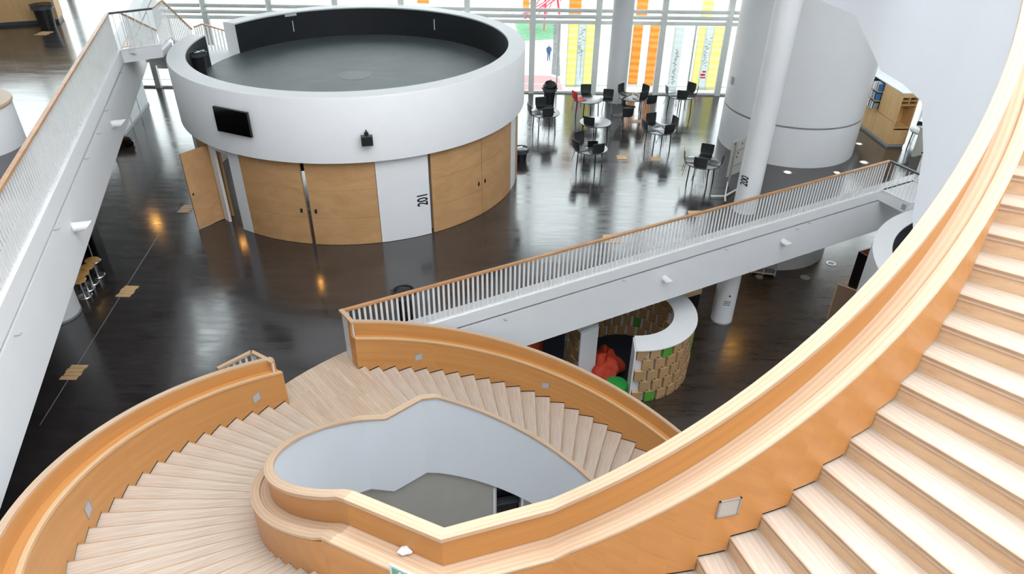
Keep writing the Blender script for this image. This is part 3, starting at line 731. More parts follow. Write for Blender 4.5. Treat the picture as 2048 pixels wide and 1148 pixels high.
# landing edge riser of the lower flight
a = P2(C, 3.38, 130.2); b = P2(C, 5.86, 130.2)
rebase(MB().bar((a[0], a[1], -.045 - RISE/2), (b[0], b[1], -.045 - RISE/2), .02, RISE - .03).build('riser', 'riser'), st_low)
steps(st_left, C, 3.90, 5.99, 3.57, 3.2, 147.6, RISE, 23, 1)
steps(st_right, CRt, 3.76, 6.0, 3.62, -1.4, 280.2 - 3.62*3, L3 + RISE, 23, 1)
# soffits
def soffit(par, c, r0, r1, ta, tb, zf, sm=True):
    mb = MB(); n = int((tb - ta) / 3); vs = []; fs = []
    for k in range(n + 1):
        t = ta + (tb - ta) * k / n
        for r, dz in ((r0, 0), (r1, 0), (r1, .04), (r0, .04)):
            x, y = P2(c, r, t); vs.append((x, y, zf(t) + dz))
    for k in range(n):
        for j in range(4): fs.append((4*k+j, 4*k+4+j, 4*k+4+(j+1) % 4, 4*k+(j+1) % 4))
    mb.add(vs, fs); rebase(mb.build('soffit', 'skin', smooth=True), par)
soffit(st_low, C, 3.14, 6.04, 44.7, 131, lambda t: nl_low(t) - .85)
soffit(st_left, C, 3.70, 6.18, 150, 230, lambda t: nl_left(t) - .96)
soffit(st_right, CRt, 3.56, 6.18, 264, 350, lambda t: nl_right(t) - 1.0)

# landings
def landing(name, poly, z, lab, grain, thick=.05):
    cx = sum(p[0] for p in poly) / len(poly); cy = sum(p[1] for p in poly) / len(poly); g = R_(grain)
    loc = [((x - cx)*math.cos(-g) - (y - cy)*math.sin(-g), (x - cx)*math.sin(-g) + (y - cy)*math.cos(-g)) for x, y in poly]
    o = MB().prism(loc, -thick, 0).build(name, 'land'); o.location = (cx, cy, z); o.rotation_euler = (0, 0, g)
    return tag(o, lab, 'landing')
lp_ = arc(C, 6.54, 147.2, 129.9, 2.5) + [P2(C, 3.35, 130.4)]
off_in = lambda k, d: (inner[k][0] + d*math.cos(R_(141)), inner[k][1] + d*math.sin(R_(141)))
landing('landing', lp_ + [off_in(i_k1, .2), off_in(i_k1 + 1, .2), P2(C, 3.86, 151.2), P2(C, 5.99, 147.8)], .004, 'pale oak strip landing joining the stair flights to the dark floor', 131)
landing('landing', arc(CRt, 6.0, 229.8, 267.8, 4) + [P2(CRt, 3.76, 266.5)] + [off_in(i_k3 + 1, -.1), off_in(i_k3, -.1), P2(C, 3.9, 232.8)], L3, 'oak landing of the next storey at the turn of the stair below the viewer', 70)
landing('landing', arc(CRt, 6.0, 351.5, 380, 4) + [(8.5, 10.5), (8.0, 13.0), (5.3, 12.4), (5.45, 11.4), (4.95, 9.6), (4.6, 8.5), (4.62, 7.6)], L4, 'oak landing of the top storey at the upper right', 20)

# step lights, sign, tissue
def steplight(par, c, r, px, py, inward, lab):
    a, z = oncyl(px, py, c, r, par is not st_right); t = R_(a); n_ = Vector((math.cos(t), math.sin(t), 0)) * (1 if not inward else -1); tt = Vector((-n_.y, n_.x, 0))
    q = Vector((c[0] + r*math.cos(t), c[1] + r*math.sin(t), z)) - Vector(par.location)
    f = MB()
    for s_ in (-1, 1):
        f.obox(q + tt*.083*s_ + n_*.003, tt*.007, n_*.006, Vector((0, 0, .09))); f.obox(q + Vector((0, 0, .083*s_)) + n_*.003, tt*.09, n_*.006, Vector((0, 0, .007)))
    fo = f.build('step_light', 'grey', par)
    MB().obox(q + n_*.002, tt*.077, n_*.003, Vector((0, 0, .077))).build('lens', 'lens', fo)
steplight(st_left, C, 5.965, 513, 795, True, ''); steplight(st_left, C, 5.965, 176, 1018, True, '')
steplight(st_low, C, 5.835, 837, 714, True, ''); steplight(st_low, C, 5.835, 1091, 771, True, '')
steplight(st_right, CRt, 3.832, 1457, 1015, False, '')
# green pictogram sign on the panel between the two kinks
p3 = Vector((K3.x, K3.y, 0)); p4 = Vector((K4.x, K4.y, 0)); dk = (p4 - p3).normalized(); nk = Vector((dk.y, -dk.x, 0))
d_ = ray(797, 1142); o_ = Vector((0, 0, CAMH)); pl = p3 + nk * .325
tq = ((pl - o_).dot(nk)) / d_.dot(nk); q = o_ + d_ * tq
sg = thing('exit_sign', 'small green pictogram sign on the timber panel at the bottom of the view', 'sign', q)
MB().obox((0, 0, -.06) + Vector() if False else Vector((0, 0, -.06)) + dk*.05, dk*.13, nk*.006, Vector((0, 0, .10))).build('frame', 'white', sg)
MB().obox(Vector((0, 0, -.06)) + dk*.05 + nk*.008, dk*.105, nk*.003, Vector((0, 0, .078))).build('green_field', 'signgreen', sg)
hd = Vector((0, 0, -.005)) + nk*.013
MB().tube([hd - nk*.002 + dk*.02, hd + dk*.02 + nk*.002], .013, 12).build('pictogram_head', 'white', sg)
MB().bar(hd + dk*.02 + Vector((0, 0, -.02)), hd + dk*.04 + Vector((0, 0, -.075)), .004, .03, nk).bar(hd + dk*.04 + Vector((0, 0, -.075)), hd + dk*.09 + Vector((0, 0, -.10)), .004, .016, nk).bar(hd + dk*.04 + Vector((0, 0, -.075)), hd + dk*.0 + Vector((0, 0, -.12)), .004, .016, nk).build('pictogram_body', 'white', sg)
tz = 5.07 - .33; tp = at(810, 1104, tz)
tag(blob('crumpled_tissue', 'paper', (tp.x, tp.y, tz + .015), (.052, .04), .6, .13, 11, n=24, m_=12), 'crumpled white tissue lying on the wooden ledge at the bottom', 'tissue')
# small cable fixings on white plaster faces
for px, py, c, r in ((836, 832, C, 3.66), (799, 853, C, 3.66), (877, 946, C, 3.12)):
    a, z = oncyl(px, py, c, r); t = R_(a); q = Vector((c[0] + r*math.cos(t), c[1] + r*math.sin(t), z)) - Vector(st_low.location)
    MB().tube([q, q - Vector((math.cos(t), math.sin(t), 0))*.03 + Vector((0, 0, .012))], .006, 6).build('wall_fixing', 'grey', st_low)

# ================================================================== railings
def railing(name, lab, P, Q, z, off, hgt, zk, pitch=.12, railmat='railwood', group=None):
    bw = .024 if railmat != 'darkgrey' else .008
    """straight balustrade from P to Q: wooden rail, flat white balusters, bottom flat"""
    t = thing(name, lab, 'railing', (P.x, P.y, z), group=group)
    d = (Q - P); L = d.length; d.normalize(); n = Vector((d.y, -d.x, 0)) * off
    MB().bar(Vector((0, 0, hgt)), d*L + Vector((0, 0, hgt)), .075, .05).build('rail', railmat, t)
    MB().bar(n + Vector((0, 0, zk)), n + d*L + Vector((0, 0, zk)), .05, .02).build('bottom_flat', 'rail_white', t)
    me = None; k = 0; x = pitch * .6
    hv = (hgt - .025 - zk) / 2
    bm_ = MB().obox((0, 0, zk + hv), d*bw, Vector((d.y, -d.x, 0))*min(.010, bw), Vector((0, 0, hv)))
    o = bm_.build('baluster', 'rail_white', t); me = o.data; o.location = n + d*x; x += pitch
    while x < L:
        link('baluster', me, t, n + d*x); x += pitch
    return t
railing('railing', 'long railing with white slats and oak rail along the main floor edge', E0 + RD*.05, E1, 0, 0, 1.15, .21, .119)
railing('railing', 'railing with close white slats along the left upper floor edge', G0 + LD*6, G1, L3, 0, 1.15, .21, .12, railmat='railwood')
# panel closing the end of the long railing against the stair
ps = at(705, 646, 1.14)
ep = thing('railing_end', 'short white panel with oak top closing the railing corner beside the landing', 'railing', (E0.x, E0.y, 0))
dv = Vector((ps.x - E0.x, ps.y - E0.y, 0))
MB().bar(Vector((0, 0, 1.15)) - dv*.08, dv*1.05 + Vector((0, 0, 1.15)), .09, .05).build('rail', 'cap', ep)
for k in range(5):
    a = dv * (k/5 + .01); b = dv * ((k+1)/5 - .01)
    MB().bar(a + Vector((0, 0, .56)), b + Vector((0, 0, .56)), .02, 1.1).build('slat', 'rail_white', ep)
# small railing corner behind the left flight
c1 = at(503, 704, 1.14); c2 = at(545, 725, 1.14); c3 = at(435, 738, 1.14)
for P, Q, lb in ((Vector((c1.x, c1.y, 0)), Vector((c2.x, c2.y, 0)), 'short railing return with oak rail behind the left flight, right-hand piece'), (Vector((c3.x, c3.y, 0)), Vector((c1.x, c1.y, 0)), 'short railing with oak rail behind the left flight, left-hand piece')):
    railing('railing', lb, P, Q, 0, 0, 1.14, .03, .12, railmat='cap')
# footbridge at the right end
F1 = at(1841, 349, 1.15); F1.z = 0; FD = (F1 - E1).normalized()
br_ = thing('footbridge', 'short white footbridge from the end of the long railing', 'bridge', (E1.x, E1.y, 0))
L_ = (F1 - E1).length
MB().prism([(0, 0), tuple((FD*L_)[:2]), tuple((FD*L_ + RD*1.5)[:2]), tuple((RD*1.5)[:2])], -.14, .2).build('slab', 'white', br_)
q = FD*(L_ - .16) - RD*.004
MB().obox(q + Vector((0, 0, .03)), FD*.07, RD*.004, Vector((0, 0, .09))).build('label_plate', 'sticker', br_)
railing('railing', 'thin railing on the near side of the footbridge', E1, F1, .0, 0, 1.15, .23, .13, railmat='darkgrey')
railing('railing', 'thin railing across the end of the footbridge', F1, F1 + RD*1.5, .0, 0, 1.15, .23, .13, railmat='darkgrey')
railing('railing', 'thin railing on the far side of the footbridge', E1 + RD*1.5, F1 + RD*1.5, .0, 0, 1.15, .23, .13, railmat='darkgrey')
railing('railing', 'short railing of the main floor edge beyond the footbridge', E1 + RD*1.5, E1 + RD*6, 0, 0, 1.15, .21, .13)
# bridge from the upper floor to the deck of the round room
Q1 = at(303, 17, 5.17); Q1.z = 0
bd = (Q1 - G1).normalized(); bb = Vector((-bd.y, bd.x, 0))
bl = thing('footbridge', 'white landing bridge from the left upper floor towards the round deck', 'bridge', (G1.x, G1.y, L3))
MB().prism([(0, 0), tuple((Q1 - G1)[:2]), tuple((Q1 - G1 + bb*1.0)[:2]), tuple((bb*1.0)[:2])], -.16, .18).build('slab', 'white', bl)
MB().prism([tuple((bd*.1 + bb*.3)[:2]), tuple((bd*.45 + bb*.3)[:2]), tuple((bd*.45 + bb*.9)[:2]), tuple((bd*.1 + bb*.9)[:2])], .18, .19).build('wooden_hatch', 'insert', bl)
railing('railing', 'thin dark railing on the near side of the landing bridge at upper left', G1, Q1, L3, 0, 1.15, .2, .17, railmat='darkgrey')
B1 = at(323, 1, 5.17); C1 = at(384, 62, 4.0); sA = Vector((B1.x, B1.y, 0)); sB = Vector((C1.x, C1.y, 0)); sd_ = (sB - sA).normalized(); sw = Vector((-sd_.y, sd_.x, 0))
SW = 1.25; SL = (sB - sA).length
ds = thing('deck_stair', 'short white stair from the landing bridge down to the round deck', 'staircase', (sA.x, sA.y, ZD))
for k in range(5):
    MB().obox(sd_*(SL*(k + .5)/5) + sw*SW/2 + Vector((0, 0, .174*(4 - k) - .13)), sd_*SL/10, sw*SW/2, Vector((0, 0, .13))).build('step', 'white', ds)
def tri(pts): 
    cx = sum(p[0] for p in pts)/len(pts); cy = sum(p[1] for p in pts)/len(pts)
    return sorted(pts, key=lambda p: math.atan2(p[1] - cy, p[0] - cx))
rel = lambda v: (v.x - sA.x, v.y - sA.y)
MB().prism(tri([rel(sA), rel(sA + sw*SW), rel(Q1 + bb*.05), rel(Q1 + bb*.05 - bd*SW)]), L3 - ZD - .16, L3 - ZD).build('top_landing', 'white', ds)
gP = [Vector((DC[0] + (RI + .1)*math.cos(R_(t)), DC[1] + (RI + .1)*math.sin(R_(t)), 0)) for t in (lo + 1, hi - 361)]
MB().prism(tri([rel(sB + sw*SW), rel(sB), rel(gP[0]), rel(gP[1]), rel(sB + sw*SW + sd_*1.7), rel(sB + sd_*1.6)]), -.16, -.004).build('lower_landing', 'white', ds)
def slope_rail(name, lab, P, Q, zP, zQ, par_n=0):
    t = thing(name, lab, 'railing', (P.x, P.y, 0)); d = Q - P; L = d.length; d = d.normalized()
    MB().bar(Vector((0, 0, zP)), d*L + Vector((0, 0, zQ)), .05, .04).build('rail', 'railwood', t)
    MB().bar(Vector((0, 0, zP - 1.0)), d*L + Vector((0, 0, zQ - 1.0)), .05, .06).build('bottom_flat', 'rail_white', t)
    n = int(L / .11); o = MB().obox((0, 0, -.5), d*.022, Vector((d.y, -d.x, 0))*.006, Vector((0, 0, .49))).build('baluster', 'rail_white', t)
    for k in range(n + 1):
        f = (k + .3) / (n + 1); pos = d*L*f + Vector((0, 0, zP + (zQ - zP)*f))
        if k == 0: o.location = pos
        else: link('baluster', o.data, t, pos)
    return t
slope_rail('railing', 'flat panel-like railing from the bridge post back to the stair head, upper left', Q1, sA, 5.17, 5.17)
slope_rail('railing', 'sloping railing down the deck stair nearest the round room', sA, sB, 5.17, 4.05)
q5 = at(242, 27, 5.17); q6 = at(312, 61, 4.25)
slope_rail('railing', 'sloping railing on the far left side of the deck stair', Vector((q5.x, q5.y, 0)), Vector((q6.x, q6.y, 0)), 5.17, 4.25)
c5 = at(388, 54, 4.0); c6 = at(404, 48, 4.0); c7 = at(456, 68, 3.62)
slope_rail('railing', 'thin railing with white bars beyond the deck opening, short level piece', Vector((c5.x, c5.y, 0)), Vector((c6.x, c6.y, 0)), 4.0, 4.0)
slope_rail('railing', 'thin sloping railing with white bars beyond the deck opening', Vector((c6.x, c6.y, 0)), Vector((c7.x, c7.y, 0)), 4.0, 3.7)
# low glazed screen under the upper floor
for (p, q_, lb) in (((228, 300), (297, 208), 'white glazed screen standing on the floor beyond the left slab edge'),):
    a = at(*p, 0); b = at(*q_, 0); t = thing('glass_screen', lb, 'screen', (a.x, a.y, 0)); d = b - a; L = d.length; d.normalize()
    n = 4
    for k in range(n):
        MB().bar(d*(L*k/n + .03) + Vector((0, 0, 1.3)), d*(L*(k+1)/n - .03) + Vector((0, 0, 1.3)), .02, 2.5).build('panel', 'white' if k % 2 == 0 else 'skin', t)
        MB().bar(d*(L*k/n) + Vector((0, 0, 0)), d*(L*k/n) + Vector((0, 0, 2.6)), .06, .06, d).build('post', 'rail_white', t)
    MB().bar(Vector((0, 0, .04)), d*L + Vector((0, 0, .04)), .06, .08).build('base_rail', 'grey', t)
# wall uplights on the slab edges
def uplight(px, py, P, dirv, nrm, lab):
    d = ray(px, py); o = Vector((0, 0, CAMH)); p0 = Vector((P.x, P.y, 0)) + nrm*.06; tt = (p0 - o).dot(nrm) / d.dot(nrm); q = o + d*tt
    t = thing('wall_uplight', lab, 'lamp', q)
    MB().obox(nrm*.01, dirv*.05, nrm*.01, Vector((0, 0, .08))).build('back_plate', 'rail_white', t)
    n = 18; vs = []; fs = []
    for k in range(n):
        a = 2*PI*k/n; cy = math.cos(a)*.085; cz = math.sin(a)*.085
        vs.append(dirv*cy + Vector((0, 0, cz)) + nrm*.015); vs.append(dirv*cy + Vector((0, 0, cz)) + nrm*(.24 + .09*math.sin(a)))
    for k in range(n): fs.append((2*k, 2*k+1, (2*k+3) % (2*n), (2*k+2) % (2*n)))
    fs.append(tuple(2*k for k in range(n))); fs.append(tuple(2*k+1 for k in range(n)))
    MB().add(vs, fs).build('shade', 'rail_white', t, smooth=True)
uplight(223, 248, G1, LD, -LN, 'white tube uplight on the left slab edge, further one near the bridge')
uplight(145, 455, G1, LD, -LN, 'white tube uplight on the left slab edge, nearer one')
uplight(1328, 556, E1, RD, -RN, 'white tube uplight on the long slab edge above the timber nook')
uplight(1565, 482, E1, RD, -RN, 'white tube uplight on the long slab edge near its right end')
def hooks(pts, P, dirv, nrm, lab):
    for i, (px, py) in enumerate(pts):
        d = ray(px, py); o = Vector((0, 0, CAMH)); p0 = Vector((P.x, P.y, 0)) + nrm*.06; tt = (p0 - o).dot(nrm) / d.dot(nrm); q = o + d*tt
        tag(MB().tube([q, q + nrm*.07, q + nrm*.08 + dirv*.05], .008, 6).build('cable_hook', 'grey'), ['first', 'second', 'third', 'fourth', 'fifth', 'sixth'][i] + ' ' + lab.replace('hooks', 'hook') + ', counted from its ' + ['bridge', 'stair'][P is E1] + ' end', 'hook', lab)
hooks([(238, 146), (208, 222), (193, 268), (168, 318), (108, 460), (28, 672)], G1, LD, -LN, 'tiny grey cable hooks on the left slab edge')
hooks([(1008, 638), (1245, 560), (1450, 498), (1592, 457), (1616, 445)], E1, RD, -RN, 'tiny grey cable hooks on the long slab edge')

# ================================================================== furniture on the main floor
def make_table():
    t = thing('round_table', 'x', 'table', (0, 0, 0), group='round grey cafe tables by the window front')
    MB().lathe([(0, .705), (.54, .705), (.55, .715), (.55, .73), (.54, .735), (0, .735)], (0, 0, 0), 48).build('table_top', 'tabletop', t, smooth=True)
    MB().lathe([(.552, .708), (.556, .708), (.556, .73), (.552, .73)], (0, 0, 0), 48, close=True).build('edge_band', 'black', t, smooth=True)
    MB().lathe([(.40, .675), (.43, .675), (.43, .705), (.40, .705)], (0, 0, 0), 32, close=True).build('under_frame', 'leg', t)
    for k in range(4):
        a = PI/4 + k*PI/2; x, y = .42*math.cos(a), .42*math.sin(a)
        MB().tube([(x, y, .705), (x*1.08, y*1.08, .0)], .019, 10).build('leg', 'leg', t, smooth=True)
    return t
def make_chair(mat, label, group):
    t = thing('cafe_chair', label, 'chair', (0, 0, 0), group=group)
    mb = MB(); vs = []; nx = 6                                   # seat faces +x (towards the table); back at -x
    prof = [(.21, .455), (.16, .45), (0, .435), (-.12, .44), (-.19, .455)]
    def sheet(pr, w0, name):
        vs = []; fs = []; n = len(pr); th = .012
        for layer in (0, 1):
            for i, (x, z, w) in enumerate(pr):
                for j in range(nx + 1):
                    v = -1 + 2*j/nx; d = .018*v*v
                    q = Vector((x + (d if name == 'backrest' else 0), v*w, z + (d if name == 'seat' else 0)))
                    if layer: q += Vector((-th, 0, 0)) if name == 'backrest' else Vector((0, 0, -th))
                    vs.append(q)
        m_ = nx + 1; N = n*m_
        for i in range(n-1):
            for j in range(nx):
                a = i*m_ + j; fs.append((a, a+1, a+m_+1, a+m_)); fs.append((N+a, N+a+m_, N+a+m_+1, N+a+1))
        for i in range(n-1):
            for j in (0, nx): a = i*m_ + j; fs.append((a, a+m_, N+a+m_, N+a))
        for j in range(nx):
            for i in (0, n-1): a = i*m_ + j; fs.append((a, N+a, N+a+1, a+1))
        return MB().add(vs, fs).build(name, mat, t, smooth=True)
    sheet([(.215, .447, .17), (.19, .457, .195), (.05, .448, .2), (-.1, .442, .2), (-.17, .452, .19), (-.2, .48, .17)], 0, 'seat')
    sheet([(-.2, .475, .18), (-.22, .53, .2), (-.232, .64, .205), (-.242, .78, .205), (-.244, .80, .198)], 0, 'backrest')
    for sx, sy in ((1, 1), (1, -1), (-1, 1), (-1, -1)):
        MB().tube([(.13*sx - .02, .13*sy, .437), (.2*sx - .02, .19*sy, 0)], .009, 8).build('leg', 'steel' if mat != 'redseat' else 'redseat', t, smooth=True)
    MB().tube([(.11, .13, .43), (.11, -.13, .43)], .008, 6).tube([(-.15, .13, .43), (-.15, -.13, .43)], .008, 6).build('frame_bar', 'leg', t)
    return t
tabs = [((1089, 223), 'beside the round room with a black bin behind it'), ((1176, 196), 'with a red chair at its left side'), ((1191, 242), 'in the middle left with one chair tucked in front'),
        ((1181, 294), 'nearest on the left side, holding a dark laptop'), ((1266.5, 191.6), 'close to the orange window panels, crowded with chairs'), ((1319, 256), 'in the centre right with four chairs'),
        ((1362, 188), 'furthest right by the yellow window panel'), ((1406, 322), 'nearest on the right side beside the rolling board')]
t0 = make_table(); TP = []
for i, ((px, py), w_) in enumerate(tabs):
    p = at(px, py + 1.5, .735); TP.append(p)
    if i == 0: t0.location = (p.x, p.y, 0); t0['label'] = 'round grey table ' + w_; t0.rotation_euler = (0, 0, .3)
    else: dup(t0, (p.x, p.y, 0), .37 * i, 'round grey table ' + w_)
ch0 = make_chair('chairblack', 'x', 'black shell chairs around the cafe tables'); chr_ = None; first = [True]
used_pos = []
HANG = .303
def chair(bx, by, ti, lab, red=False, look=None):
    """chairs hang on the table edge, seat on the table top and feet off the floor; a few stand free (look given)"""
    tp = TP[ti]
    if look is None:
        b = at(bx, by, .93); d = Vector((tp.x - b.x, tp.y - b.y, 0)).normalized(); ctr = Vector((tp.x, tp.y, HANG)) - d * .37
        for u in used_pos:
            if (u - ctr).length < .42:
                side_ = Vector((-d.y, d.x, 0)); sg_ = 1 if (ctr - u).dot(side_) > 0 else -1
                v = ctr - Vector((tp.x, tp.y, HANG)); ca = math.cos(.35*sg_*-1); sa = math.sin(.35*sg_*-1); ctr = Vector((tp.x + v.x*ca - v.y*sa, tp.y + v.x*sa + v.y*ca, HANG)); d = Vector((tp.x - ctr.x, tp.y - ctr.y, 0)).normalized()
    else:
        b = at(bx, by, .64); d = Vector(look).normalized(); ctr = Vector((b.x, b.y, 0)) + d * .25
    used_pos.append(ctr.copy()); rz = math.atan2(d.y, d.x)
    if red: c = make_chair('redseat', lab, 'cafe chairs'); del c['group']; c.location = ctr; c.rotation_euler = (0, 0, rz); return
    if first[0]: ch0.location = ctr; ch0.rotation_euler = (0, 0, rz); ch0['label'] = lab; first[0] = False
    else: dup(ch0, ctr, rz, lab)
T_ = 'black shell chair '
chair(1082.5, 205, 0, T_ + 'at the far side of the first left table')
chair(1063, 217, 0, T_ + 'at the left side of the first left table, seen edge-on')
chair(1106, 241, 0, T_ + 'at the near side of the first left table, back to the viewer')
chair(1173, 180, 1, T_ + 'at the far side of the table with the red chair')
chair(1146, 192, 1, 'red shell chair at the left of its table near the windows', red=True)
chair(1217, 186, 4, T_ + 'standing alone beside the window column', look=(-.2, -1, 0))
chair(1178, 243, 2, T_ + 'tucked in at the near left of the middle left table')
chair(1222, 222, 4, T_ + 'standing sideways before the window column', look=(1, .1, 0))
chair(1165.5, 276, 3, T_ + 'at the far side of the table with the laptop')
chair(1145, 292, 3, T_ + 'at the left side of the table with the laptop, edge-on')
chair(1188.5, 318, 3, T_ + 'at the near side of the table with the laptop')
chair(1256, 180, 4, T_ + 'far left of the crowded table by the orange panels')
chair(1283, 180, 4, T_ + 'far right of the crowded table by the orange panels')
chair(1246, 203, 4, T_ + 'pulled out at the left of the crowded table', look=(1, -.5, 0))
chair(1283, 197, 4, T_ + 'at the near right of the crowded table')
chair(1304.5, 199, 4, T_ + 'on the right, set off from the crowded table', look=(-.3, 1, 0))
chair(1256.5, 225, 4, T_ + 'in front of the crowded table, nearest one', look=(-.1, 1, 0))
chair(1305, 237, 5, T_ + 'at the far side of the centre right table')
chair(1349, 243, 5, T_ + 'at the far right of the centre right table, turned')
chair(1339, 258, 5, T_ + 'at the near right of the centre right table')
chair(1291, 246, 5, T_ + 'at the left of the centre right table, edge-on')
chair(1330.5, 180, 6, T_ + 'at the left of the furthest right table, edge-on')
chair(1369, 178, 6, T_ + 'at the far side of the furthest right table')
chair(1353, 189, 6, T_ + 'at the near side of the furthest right table')
chair(1393, 186, 6, T_ + 'at the right of the furthest right table, edge-on')
chair(1412, 304, 7, T_ + 'at the far side of the table beside the rolling board')
chair(1369.5, 309, 7, T_ + 'at the left of the table beside the rolling board, edge-on')
chair(1399.5, 329, 7, T_ + 'at the near side of the table by the rolling board')
chair(1441, 318, 7, T_ + 'at the right of the table beside the rolling board, edge-on')
for (px, py), lb, rz in (((1187, 297), 'dark open laptop on the nearest left table', .1), ((1100, 223), 'dark laptop on the first left table', .2)):
    p = at(px, py, .75); t = thing('laptop', lb, 'laptop', (p.x, p.y, .735), rz)
    MB().box((-.17, -.12, .002), (.17, .12, .018)).build('keyboard_base', 'darkgrey', t)
    MB().obox((0, .14, .105), (.17, 0, 0), (0, .03, .1), (0, .005, -.002)).build('lid', 'screen', t)

# ------------------------------------------------------------------ bins and bags
def bin_(px, py, z, lab, h=.72, r=.24, lined=False):
    p = at(px, py, z); t = thing('waste_bin', lab, 'bin', (p.x, p.y, z))
    MB().lathe([(0, .01), (r*.78, .01), (r*.80, .0), (r, h*.9), (r*1.12, h*.9), (r*1.12, h), (r*.96, h), (r*.76, .03), (0, .03)], (0, 0, 0), 32).build('body', 'black', t, smooth=True)
    for s_ in (-1, 1):
        pts = [(s_*r*1.1, -.07, h*.93), (s_*r*1.28, -.05, h*.98), (s_*r*1.28, .05, h*.98), (s_*r*1.1, .07, h*.93)]
        MB().tube(pts, .014, 8).build('handle', 'black', t, smooth=True)
    lb = blob('bag_liner', 'screen', (0, 0, h - .02), (r*.98, r*.98), .14, .07, int(px), t, n=22, m_=8)
    MB().lathe([(r*1.13, h - .09), (r*1.16, h - .12), (r*1.12, h - .02), (r*1.14, h + .01)], (0, 0, 0), 24).build('bag_rim', 'darkgrey', t, smooth=True)
    return t
bin_(402, 152, ZD, 'black bin with liner on the round deck near its opening')
bin_(97, 55, L3, 'black bin with a small white tag beside the wooden lockers', .68, .27)
bin_(812, 640, 0, 'tall black bin seen through the slats at the near end of the long railing', .80, .22)
bin_(1041, 320, 0, 'low black bin on the floor right of the round room', .42, .24)
bt = bin_(1098, 212, 0, 'black bin with a bulging bag behind the first left table', .75, .24)
blob('bag', 'black', (0, 0, .84), (.25, .23), .7, .12, 8, bt, n=20, m_=12)
tag(blob('rubbish_bag', 'black', (at(242, 292, 0).x, at(242, 292, 0).y, .16), (.42, .30), .5, .16, 21, n=22, m_=12), 'black crumpled bag on the floor against the left slab edge', 'bag')
pb = at(93, 30, L3 + .55)
# ------------------------------------------------------------------ rolling board
b0 = at(1452, 357, .25); b1 = at(1516, 330, .25); bx = Vector((b1.x - b0.x, b1.y - b0.y, 0)).normalized(); by = Vector((-bx.y, bx.x, 0))
rb = thing('rolling_board', 'beige rolling board seen from behind next to the column marked 200', 'board', (b0.x, b0.y, 0))
W = 1.9; H0 = .3; H1 = 1.45
MB().obox(bx*W/2 + Vector((0, 0, (H0+H1)/2)), bx*W/2, by*.015, Vector((0, 0, (H1-H0)/2))).build('board', 'beige', rb)
for x in (.14, W - .14): MB().obox(bx*x - by*.03 + Vector((0, 0, .75)), bx*.035, by*.02, Vector((0, 0, .68))).build('upright', 'grey', rb)
for z in (.62, 1.12): MB().obox(bx*W/2 - by*.025 + Vector((0, 0, z)), bx*W/2*.9, by*.012, Vector((0, 0, .02))).build('cross_bar', 'grey', rb)
for x, z in ((.1, 1.38), (.5, 1.3), (.9, 1.33), (.32, .9), (.36, 1.02)): MB().obox(bx*x - by*.02 + Vector((0, 0, z)), bx*.02, by*.01, Vector((0, 0, .03))).build('bracket', 'darkgrey', rb)
fc = at(1450, 393, .06); fe = [at(1421, 393, .04), at(1475, 379, .04), at(1450, 404, .04), at(1500, 375, .04)]
f0 = Vector((fc.x - b0.x, fc.y - b0.y, .08)); fm = MB()
for e in fe[:3]:
    q = Vector((e.x - b0.x, e.y - b0.y, .06)); fm.bar(f0, q, .05, .03)
fm.bar(f0, bx*.14 + Vector((0, 0, .1)), .04, .03)
fm.build('foot', 'rail_white', rb)
for e in fe[:3]:
    q = Vector((e.x - b0.x, e.y - b0.y, .03)); MB().tube([q - Vector((.012, 0, 0)), q + Vector((.012, 0, 0))], .03, 12).build('castor', 'black', rb)

# ------------------------------------------------------------------ wooden cabinet with books, right
k0 = at(1773, 294, 0); k1 = at(1724, 256, 0); h0 = at(1805, 188, 1.95); h1 = at(1755, 156.5, 1.95)
ax = (Vector((k1.x - k0.x, k1.y - k0.y, 0)).normalized() + Vector((h1.x - h0.x, h1.y - h0.y, 0)).normalized()).normalized(); ay = Vector((-ax.y, ax.x, 0))
if ay.x < 0: ay = -ay
CW = 4.2; CDp = .62; CH = 1.95
cb = thing('book_cabinet', 'tall light wood cabinet with book shelves and a white top, right of the tower', 'cabinet', (k0.x, k0.y, 0))
def cbx(name, mat, x0, x1, y0, y1, z0, z1, par=None):
    mb = MB().obox(ax*(x0+x1)/2 + ay*(y0+y1)/2 + Vector((0, 0, (z0+z1)/2)), ax*(x1-x0)/2, ay*(y1-y0)/2, Vector((0, 0, (z1-z0)/2)))
    return mb.build(name, mat, par or cb)
cbx('plinth', 'grey', .02, CW - .02, .03, CDp - .02, 0, .09)
cbx('carcass', 'cabwood', .62, CW, .02, CDp, .09, CH - .03)
cbx('top_board', 'white', -.01, CW + .01, -.015, CDp + .6, CH - .03, CH)
DW = .6; x = 0; i = 0
while x + DW <= CW + .01:
    cbx('door', 'cabwood', x + .004, x + DW - .004, -.002, .02, .10, .88)
    if i < 2: cbx('door', 'cabwood', x + .004, x + DW - .004, -.002, .02, .90, CH - .04)
    x += DW; i += 1
bks = ['darkgrey', 'facade', 'blue', 'white', 'navy', 'grey']; bkn = dict(darkgrey='dark grey', facade='pale green-grey', blue='blue', white='white', navy='navy', grey='mid grey')
orde = 'first second third fourth fifth sixth seventh eighth ninth tenth eleventh twelfth thirteenth fourteenth fifteenth sixteenth seventeenth eighteenth nineteenth twentieth'.split()
